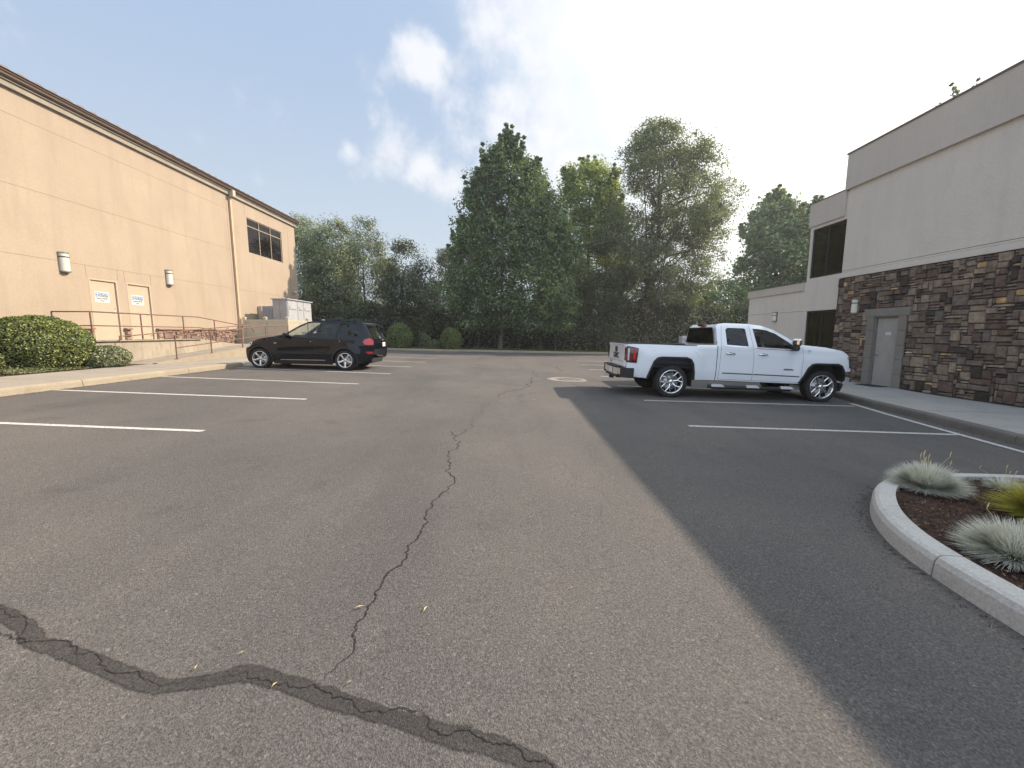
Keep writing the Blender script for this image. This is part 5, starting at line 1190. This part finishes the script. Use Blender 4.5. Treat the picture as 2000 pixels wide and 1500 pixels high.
for i, (u, Y_, rws, mat, lab, nc, sd) in enumerate([
    (592, 36, [(425, 578, 602), (450, 570, 620), (500, 560, 640), (560, 560, 640), (620, 570, 630), (670, 580, 620)], M_lf_grey, 'grey green tree just past the tan building corner', 300, 4),
    (642, 34, [(430, 632, 662), (455, 612, 680), (500, 600, 690), (560, 598, 700), (620, 605, 700), (670, 620, 690)], M_lf_grey, 'round headed grey green tree, second past the tan building corner', 420, 5),
    (712, 36, [(428, 700, 722), (450, 690, 736), (490, 672, 755), (540, 665, 765), (600, 665, 760), (670, 680, 750)], M_lf_grey, 'grey green tree with narrow raised top above the black suv', 400, 6),
    (790, 34, [(470, 788, 806), (490, 768, 818), (530, 752, 828), (580, 745, 835), (630, 750, 830), (672, 765, 820)], M_lf_dark, 'darker small leaved tree behind the left round shrub', 380, 7),
    (868, 48, [(490, 862, 878), (510, 845, 892), (550, 832, 900), (610, 830, 905), (660, 835, 900)], M_lf_dark, 'distant dark tree in the dip left of the tall maple', 260, 8),
    (1090, 38, [(470, 1085, 1110), (495, 1065, 1135), (540, 1060, 1150), (600, 1060, 1150), (670, 1070, 1140)], M_lf_maple, 'dark leafy tree tucked behind the right side of the tall maple', 300, 9),
    (1175, 36, [(470, 1165, 1200), (510, 1150, 1215), (560, 1140, 1225), (620, 1140, 1225), (675, 1150, 1215)], M_lf_dark, 'dark thin leaved tree below the paler bright tree', 280, 10)]):
    tree('deciduous_tree', lab, 'tree', gpt(u, Y_), rows_px(Y_, rws), mat, nc, 80, .18 if Y_ < 40 else .24, .85, .14, M_bark, .75, .29, 0, .42, 16, .75, seed=sd, group=BG, shell=.3, droop=.3)
tree('maple_tree', 'mid green pointed tree rising behind the low wing of the grey building', 'tree', gpt(1515, 46),
     rows_px(46, [(382, 1502, 1520), (410, 1480, 1548), (450, 1458, 1565), (500, 1448, 1590), (560, 1450, 1610), (640, 1460, 1600)]), M_lf_far, 460, 60, .34, 1.15, .25, M_bark, 1, .32, 60, .6, 16, .8, seed=12, group=BG)
tree('maple_tree', 'second green crown half hidden behind the upper window bay of the grey building', 'tree', gpt(1600, 44),
     rows_px(44, [(405, 1570, 1615), (440, 1545, 1660), (500, 1530, 1690), (580, 1530, 1690), (650, 1550, 1670)]), M_lf_far, 300, 55, .34, 1.15, .25, M_bark, 1, .3, 30, .6, 12, .8, seed=13, group=BG)
tree('deciduous_tree', 'low bright green tree filling the gap left of the grey building', 'tree', gpt(1410, 42),
     rows_px(42, [(552, 1395, 1430), (575, 1365, 1460), (610, 1350, 1475), (650, 1350, 1475), (680, 1360, 1460)]), M_lf_far, 260, 60, .28, .95, .2, M_bark, 1, .25, 0, .6, 8, .7, seed=14, group=BG)
pt = at(1888, 178, 22.5)
tree('maple_tree', 'tree whose top leaves show just above the right roof parapet', 'tree', (pt.x, 22.5, gz(22)),
     [(5.0, pt.x, 2.2), (8, pt.x, 2.6), (pt.z-3, pt.x, 2.0), (pt.z-1.0, pt.x, 1.2), (pt.z, pt.x, .5)], M_lf_olive, 170, 50, .13, .55, .2, M_bark, 1, .3, 8, .6, 14, .8, seed=15)
# understory: separate shrubs
np.random.seed(50); rnd = random.Random(50)
def shrub(name, label, cat, c, r, mat, n, lsize, core=True, group=None, lump=.12, flat=1.0, seed=1, asp=.6, jit=.05, thick=.12):
    t = thing(name, label, cat, c, group); np.random.seed(seed)
    d = unit(n); d[:, 2] = np.where(d[:, 2] < -.70, -d[:, 2], d[:, 2])
    lum = np.array([1+lump*noise.noise(Vector(v)*2.1+Vector((seed, 0, 0)))+lump*.5*noise.noise(Vector(v)*6+Vector((0, seed, 0))) for v in d])[:, None]
    rr = np.array(r); pw = flat
    P = np.array(c)+np.array([0, 0, rr[2]*.42])+d*rr*lum*(1-np.abs(np.random.normal(0, jit, n))[:, None]-np.random.rand(n)[:, None]*thick*(np.random.rand(n)[:, None] < .5))*np.array([1, 1, .62])
    P = P[P[:, 2] > c[2]+.01]; m_ = len(P); nr = (P-np.array(c)-np.array([0, 0, rr[2]*.4]))/rr
    q = leafquads(P, lsize, asp, nr); quads_np('foliage', q, np.clip(np.random.rand(m_), .001, 1), mat, t)
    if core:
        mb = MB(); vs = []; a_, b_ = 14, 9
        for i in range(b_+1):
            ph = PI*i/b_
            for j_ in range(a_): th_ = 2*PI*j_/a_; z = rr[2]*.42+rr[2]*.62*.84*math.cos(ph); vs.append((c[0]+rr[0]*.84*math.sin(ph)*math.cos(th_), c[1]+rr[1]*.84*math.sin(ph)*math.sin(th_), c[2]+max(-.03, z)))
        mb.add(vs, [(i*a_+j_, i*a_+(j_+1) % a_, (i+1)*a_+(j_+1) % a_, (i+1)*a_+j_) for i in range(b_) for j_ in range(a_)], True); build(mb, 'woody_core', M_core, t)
    return t
names_u = ['beside the tan building corner', 'behind the black suv roof', 'above the black suv tailgate', 'behind the left clipped ball', 'between the two clipped balls', 'behind the right clipped ball', 'left of the pale maple trunk', 'behind the pale maple trunk', 'right of the pale maple trunk', 'below the paler bright tree', 'left of the forked trunk', 'at the foot of the forked trunk', 'right of the forked trunk, behind the truck bed', 'behind the truck cab', 'beside the low wing of the grey building']
for i, lab in enumerate(names_u):
    u = 590+i*62; Y_ = 33.2+(u-600)*.0036+rnd.uniform(0, 1.2)
    x = at(u, 680, Y_).x; hh_ = rnd.uniform(3.0, 4.6) if u < 1180 else (rnd.uniform(4.8, 5.8) if u < 1340 else rnd.uniform(4.0, 4.8))
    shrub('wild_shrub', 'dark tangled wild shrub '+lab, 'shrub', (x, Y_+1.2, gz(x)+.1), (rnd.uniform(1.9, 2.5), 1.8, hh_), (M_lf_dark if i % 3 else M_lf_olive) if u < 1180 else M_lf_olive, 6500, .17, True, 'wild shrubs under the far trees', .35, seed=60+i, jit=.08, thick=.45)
back = []
for i in range(24):
    u = 560+i*42; x = at(u, 600, 52).x; back.append((x, 52+rnd.uniform(-2, 2), gz(x)+rnd.uniform(1.5, 3.2)))
Cb = np.array(back); bl = clumps_to_leaves(np.repeat(Cb, 12, 0)+np.random.normal(size=(len(back)*12, 3))*[1.6, 1, 1.6], np.full(len(back)*12, 1.3), 45, .32, .6, M_lf_dark, 'distant_woods', None)
bl['kind'] = 'stuff'; bl['label'] = 'dark mass of woods far behind the boundary trees'; bl['category'] = 'woods'
# thin bare stems
for i, (u, Y_, hgt, lean) in enumerate([(935, 33.4, 3.2, .3), (955, 34, 3.6, -.4), (1000, 34.2, 4.2, .5), (1015, 33.8, 3.0, -.5), (1040, 34.5, 3.5, .6), (1056, 33.9, 4.5, 0.1), (1085, 34.2, 3.0, -.3), (1117, 34.0, 3.4, .05), (1165, 34.3, 3.1, .1), (1185, 35, 3.0, -.2), (1225, 35, 3.2, .25)]):
    p = gpt(u, Y_); mb = MB(); r_ = .07 if u in (1056,) else .03
    mb.tube([p, (p[0]+lean*.3, p[1], p[2]+hgt*.35), (p[0]+lean*.6+.05, p[1]+.1, p[2]+hgt*.7), (p[0]+lean, p[1], p[2]+hgt)], [r_, r_*.9, r_*.7, r_*.4], 7)
    mb.tube([(p[0]+lean*.3, p[1], p[2]+hgt*.35), (p[0]+lean*.3+.5*(-1)**i, p[1], p[2]+hgt*.65)], [r_*.5, r_*.2], 6)
    o = build(mb, 'sapling_stem', M_bark if i % 3 else M_barkp); tag(o, 'thin bare stem standing in the thicket under the far trees', 'sapling', 'bare stems under the far trees')
# clipped ball shrubs
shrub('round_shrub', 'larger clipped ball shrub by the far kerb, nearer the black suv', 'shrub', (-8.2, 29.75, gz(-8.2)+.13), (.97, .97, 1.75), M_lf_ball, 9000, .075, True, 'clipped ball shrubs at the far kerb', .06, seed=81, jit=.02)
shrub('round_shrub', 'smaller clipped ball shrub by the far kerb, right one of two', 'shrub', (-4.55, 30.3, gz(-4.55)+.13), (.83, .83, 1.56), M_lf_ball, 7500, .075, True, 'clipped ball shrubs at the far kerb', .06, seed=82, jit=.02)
shrub('low_shrub', 'loose yellow green low bush between the two clipped balls', 'shrub', (-6.55, 30.5, gz(-6.5)+.13), (.5, .5, 1.15), M_lf_olive, 900, .10, False, None, .8, seed=83, jit=.3)
shrub('low_shrub', 'small sparse bush touching the right clipped ball', 'shrub', (-5.75, 30.1, gz(-5.7)+.13), (.5, .45, .7), M_lf_olive, 1200, .08, False, None, .3, seed=84, jit=.15)
# left bed plants
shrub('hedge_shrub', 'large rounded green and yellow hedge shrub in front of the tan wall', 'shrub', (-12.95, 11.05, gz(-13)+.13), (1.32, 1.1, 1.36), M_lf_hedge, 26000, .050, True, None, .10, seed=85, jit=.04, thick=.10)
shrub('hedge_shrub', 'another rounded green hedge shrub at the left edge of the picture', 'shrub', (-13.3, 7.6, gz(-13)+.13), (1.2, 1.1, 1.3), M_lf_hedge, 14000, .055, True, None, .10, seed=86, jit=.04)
shrub('low_shrub', 'low pale variegated shrub at the foot of the stained ramp wall', 'shrub', (-11.98, 11.85, gz(-12)+.13), (.72, .6, .60), M_lf_pale, 11000, .042, True, None, .14, seed=87, jit=.05)
shrub('low_shrub', 'small yellow tipped shrub at the very left edge by the mulch', 'shrub', (-12.25, 9.30, gz(-12)+.13), (.36, .35, .62), M_lf_hedge, 2600, .05, True, None, .2, seed=88, jit=.06)
np.random.seed(9); n = 5200; cx_ = np.random.uniform(-12.5, -11.72, n); cy_ = np.random.uniform(9.5, 11.6, n)
C = np.stack([cx_, cy_, K*cx_+.14+np.abs(np.random.normal(0, .05, n))*np.clip(1-((cx_+12.3)/.6)**2, .1, 1)+.02], 1)
o = quads_np('ground_cover', leafquads(C, .045, .6, np.tile([0, 0, 1.0], (n, 1))), np.random.rand(n)*.9+.01, M_lf_pale); o['kind'] = 'stuff'; o['label'] = 'low pale green ground cover in front of the big hedge shrub'; o['category'] = 'ground cover'
# ornamental grasses on the island
def tuft(name, label, c, rad, hgt, n, mat, seed, w=.004, stalks=0, spread=1.0):
    t = thing(name, label, 'ornamental grass', c, 'ornamental grasses on the island'); np.random.seed(seed)
    a = np.random.rand(n)*2*PI; e = np.random.rand(n)**.6*spread; L = hgt*np.random.uniform(.5, 1.3, n); b0 = np.random.rand(n)**.5*rad*.35
    dirx, diry = np.cos(a), np.sin(a); ts = (0, .35, .7, 1.0); pts = []
    for s_ in ts:
        ph_ = e*1.42; hor = b0*.5+L*np.sin(ph_)*s_*(1+.1*s_); ver = L*(np.cos(ph_)*s_*.95+(.22*np.sin(ph_)*s_-.24*np.sin(ph_)*s_**2))
        pts.append(np.stack([c[0]+dirx*hor+np.random.normal(0, .004, n), c[1]+diry*hor+np.random.normal(0, .004, n), c[2]+np.maximum(ver, .004*s_)], 1))
    side = np.stack([-diry, dirx, 0*a], 1); ww = (w, w, w*.7, w*.12); V = []
    for k in range(3): V.append(np.stack([pts[k]-side*ww[k], pts[k]+side*ww[k], pts[k+1]+side*ww[k+1], pts[k+1]-side*ww[k+1]], 1))
    V = np.stack(V, 1).reshape(-1, 4, 3); tt = np.clip(np.repeat(np.random.rand(n), 3)*.75+np.tile([.0, .12, .25], n), .001, 1)
    quads_np('blades', V, tt, mat, t)
    if stalks:
        mb = MB(); rn = random.Random(seed)
        for i in range(stalks):
            aa = rn.uniform(0, 2*PI); q = rn.uniform(.05, .22); h_ = hgt*rn.uniform(1.15, 1.75); x1, y1 = c[0]+math.cos(aa)*q, c[1]+math.sin(aa)*q
            mb.tube([(c[0]+math.cos(aa)*.03, c[1]+math.sin(aa)*.03, c[2]), (c[0]+math.cos(aa)*q*.5, c[1]+math.sin(aa)*q*.5, c[2]+h_*.6), (x1, y1, c[2]+h_*.85), (x1+.004, y1, c[2]+h_*.93), (x1+.012, y1, c[2]+h_)], [.0014, .0012, .0016, .0042, .001], 5)
        build(mb, 'seed_stalks', M_straw, t)
gi = lambda x: gz(x)+.12
tuft('blue_fescue', 'pale blue grey fescue tuft at the tip of the island, spilling over the kerb', (3.93, 3.68, gi(3.87)), .24, .225, 8500, M_fescue, 21, .0026, 9, 1.0)
tuft('blue_fescue', 'pale fescue tuft in the nearer half of the island, by the mulch edge', (3.24, 2.44, gi(3.2)), .24, .225, 8500, M_fescue, 22, .0022, 7, 1.0)
tuft('golden_sedge', 'yellow green sedge tuft between the two pale fescues', (4.26, 3.00, gi(4.2)), .22, .30, 3600, M_sedge, 23, .0042, 0, .95)
tuft('blue_fescue', 'faded thin fescue tuft behind the yellow green sedge', (4.72, 3.72, gi(4.7)), .16, .13, 700, M_fescue, 24, .003, 8, 1.0)
tuft('golden_sedge', 'second yellow green sedge further into the island', (4.95, 2.9, gi(5)), .25, .34, 2500, M_sedge, 25, .0045, 0, .95)
tuft('blue_fescue', 'fescue tuft deep in the island near the camera', (3.9, 1.3, gi(3.9)), .25, .26, 2500, M_fescue, 26, .003, 4, 1.0)
# low island light
il = thing('path_light', 'small black path light standing in the island mulch', 'path light', (3.22, 2.78, gi(3.22)))
mb = MB(); mb.tube([(3.22, 2.78, gi(3.22)-.02), (3.22, 2.78, gi(3.22)+.04)], .008, 8); build(mb, 'stake', M_black, il); mb = MB(); mb.tube([(3.22, 2.78, gi(3.22)+.02), (3.225, 2.77, gi(3.22)+.09)], [.030, .016], 12); build(mb, 'lamp_head', M_black, il)
# far bits behind the trees
ub = thing('utility_cabinet', 'low pale grey utility cabinet showing behind the truck bed', 'utility box', (11.6, 28.0, gz(11.6)+.1))
p = at(1338, 663, 28); mb = MB(); mb.bbox(p.x-.33, p.x+.33, 27.7, 28.3, gz(p.x)+.0, 1.25, .02); build(mb, 'body', M_cab, ub); mb = MB(); mb.box(p.x-.25, p.x+.25, 27.68, 27.70, .95, 1.12); build(mb, 'vent', M_cabg, ub)
hs = thing('house', 'pale house glimpsed through the gaps under the trees', 'house', (4.0, 62, gz(4)))
mb = MB(); mb.box(-2, 12, 60, 68, -.4, 3.0); build(mb, 'wall', M_white, hs); mb = MB(); mb.prism([(-2.5, 3.0), (12.5, 3.0), (5, 5.2)], lambda a, b, d: (a, d, b), 59.6, 68.4); build(mb, 'roof', M_roofL, hs)
for x in (0.5, 4.0, 7.5): mb = MB(); mb.box(x, x+1.2, 59.97, 60.0, .8, 2.1); build(mb, 'window', M_gl_dark, hs)
# ================================================================== SKY + SUN
az, elv = math.radians(68.5), math.radians(34.7)
sund = Vector((math.sin(az)*math.cos(elv), math.cos(az)*math.cos(elv), math.sin(elv)))
sl = bpy.data.lights.new('sun', 'SUN'); so = bpy.data.objects.new('sun', sl); COL.objects.link(so)
sl.energy = 4.9; sl.angle = math.radians(.4); sl.color = (1.0, .84, .67); so.rotation_euler = sund.to_track_quat('Z', 'Y').to_euler()
W = bpy.data.worlds.new('World'); SC.world = W; W.use_nodes = True
class NW(N):
    def __init__(s): s.t = W.node_tree; s.t.nodes.clear(); s.out = s.t.nodes.new('ShaderNodeOutputWorld'); s.tc = None
m = NW()
sky = m.n('ShaderNodeTexSky', _sky_type='NISHITA', _sun_disc=False, _sun_elevation=elv, _sun_rotation=az, _air_density=1.2, _dust_density=3.5, _ozone_density=1.2, _altitude=50)
D = m.coord('Generated')
sep = m.n('ShaderNodeSeparateXYZ', Vector=D)
zp = m.math('ADD', m.math('MAXIMUM', sep.outputs[2], 0.0), .10)
cv = m.n('ShaderNodeCombineXYZ', X=m.math('DIVIDE', sep.outputs[0], zp), Y=m.math('DIVIDE', sep.outputs[1], zp), Z=0.0).outputs[0]
n1 = m.n('ShaderNodeTexNoise', Vector=D, Scale=6.5, Detail=10.0, Roughness=.60, Distortion=.0).outputs['Fac']
def dirpx(u, v): p = at(u, v, 10)-Vector((0, 0, H)); return p.normalized()
def blobmask(u, v, r):
    d = dirpx(u, v); s = m.n('ShaderNodeVectorMath', _operation='DISTANCE'); m.set(s, 'i0', D); s.inputs[1].default_value = d
    return m.n('ShaderNodeMapRange', _interpolation_type='SMOOTHSTEP', Value=s.outputs['Value'], From__Min=0.0, From__Max=r, To__Min=1.0, To__Max=0.0).outputs[0]
mk = None
for u, v, r in ((1030, 80, .24), (1070, 220, .20), (1000, 220, .18), (1010, 310, .14), (825, 115, .10), (1180, 60, .22), (1250, 150, .16), (755, 300, .13), (820, 330, .09), (688, 297, .05), (1000, 20, .2), (1120, 330, .12), (880, 380, .10)):
    b = blobmask(u, v, r); mk = b if mk is None else m.math('MAXIMUM', mk, b)
cl = m.n('ShaderNodeMapRange', _interpolation_type='SMOOTHSTEP', Value=m.math('ADD', n1, m.math('MULTIPLY', mk, .30)), From__Min=.56, From__Max=.84, To__Min=0.0, To__Max=.85).outputs[0]
# thin bright veil thickening towards the sun
dt = m.n('ShaderNodeVectorMath', _operation='DOT_PRODUCT'); m.set(dt, 'i0', D); dt.inputs[1].default_value = sund
veil = m.n('ShaderNodeMapRange', _interpolation_type='SMOOTHSTEP', Value=dt.outputs['Value'], From__Min=.44, From__Max=.93, To__Min=0.0, To__Max=1.0).outputs[0]
low = m.n('ShaderNodeMapRange', _interpolation_type='SMOOTHSTEP', Value=sep.outputs[2], From__Min=0.0, From__Max=.55, To__Min=.75, To__Max=0.0).outputs[0]
skyc = m.mix(1.0, sky.outputs[0], (.085, .085, .085), 'MULTIPLY')
hazec = m.mix(low, skyc, (.60, .66, .70)); 
blue = m.mix(.9, hazec, (.335, .435, .59))
lowmix = m.mix(low, blue, (.52, .57, .59))
c1 = m.mix(m.math('MULTIPLY', veil, .92), lowmix, (1.25, 1.22, 1.13))
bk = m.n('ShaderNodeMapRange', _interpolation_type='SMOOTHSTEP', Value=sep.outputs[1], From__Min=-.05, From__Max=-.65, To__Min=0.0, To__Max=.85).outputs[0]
c1 = m.mix(bk, c1, (.80, .97, 1.20))       # unseen blue-white brightening added behind the camera to fill shaded sides
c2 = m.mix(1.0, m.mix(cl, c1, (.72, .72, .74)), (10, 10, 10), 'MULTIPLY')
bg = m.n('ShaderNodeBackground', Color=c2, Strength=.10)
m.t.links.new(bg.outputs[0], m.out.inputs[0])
hz = MB(); hz.box(-70, 75, -35, 85, -2.0, 27); hm = N('haze_air'); pv = hm.n('ShaderNodeVolumePrincipled', Color=(.92, .95, 1.0), Density=.0010, Anisotropy=.35)
hm.t.links.new(pv.outputs[0], hm.out.inputs['Volume']); ho = build(hz, 'haze', hm.m); tag(ho, 'thin pale smoke haze in the air over the whole lot', 'haze', None, 'stuff')
# ================================================================== RENDER SETTINGS
SC.view_settings.view_transform = 'Standard'; SC.view_settings.look = 'None'; SC.view_settings.gamma = 1; SC.view_settings.exposure = 0.5
SC.view_settings.use_curve_mapping = False
SC.cycles.max_bounces = 6; SC.cycles.diffuse_bounces = 3; SC.cycles.glossy_bounces = 3; SC.cycles.transmission_bounces = 4; SC.cycles.transparent_max_bounces = 12
SC.cycles.caustics_reflective = False; SC.cycles.caustics_refractive = False
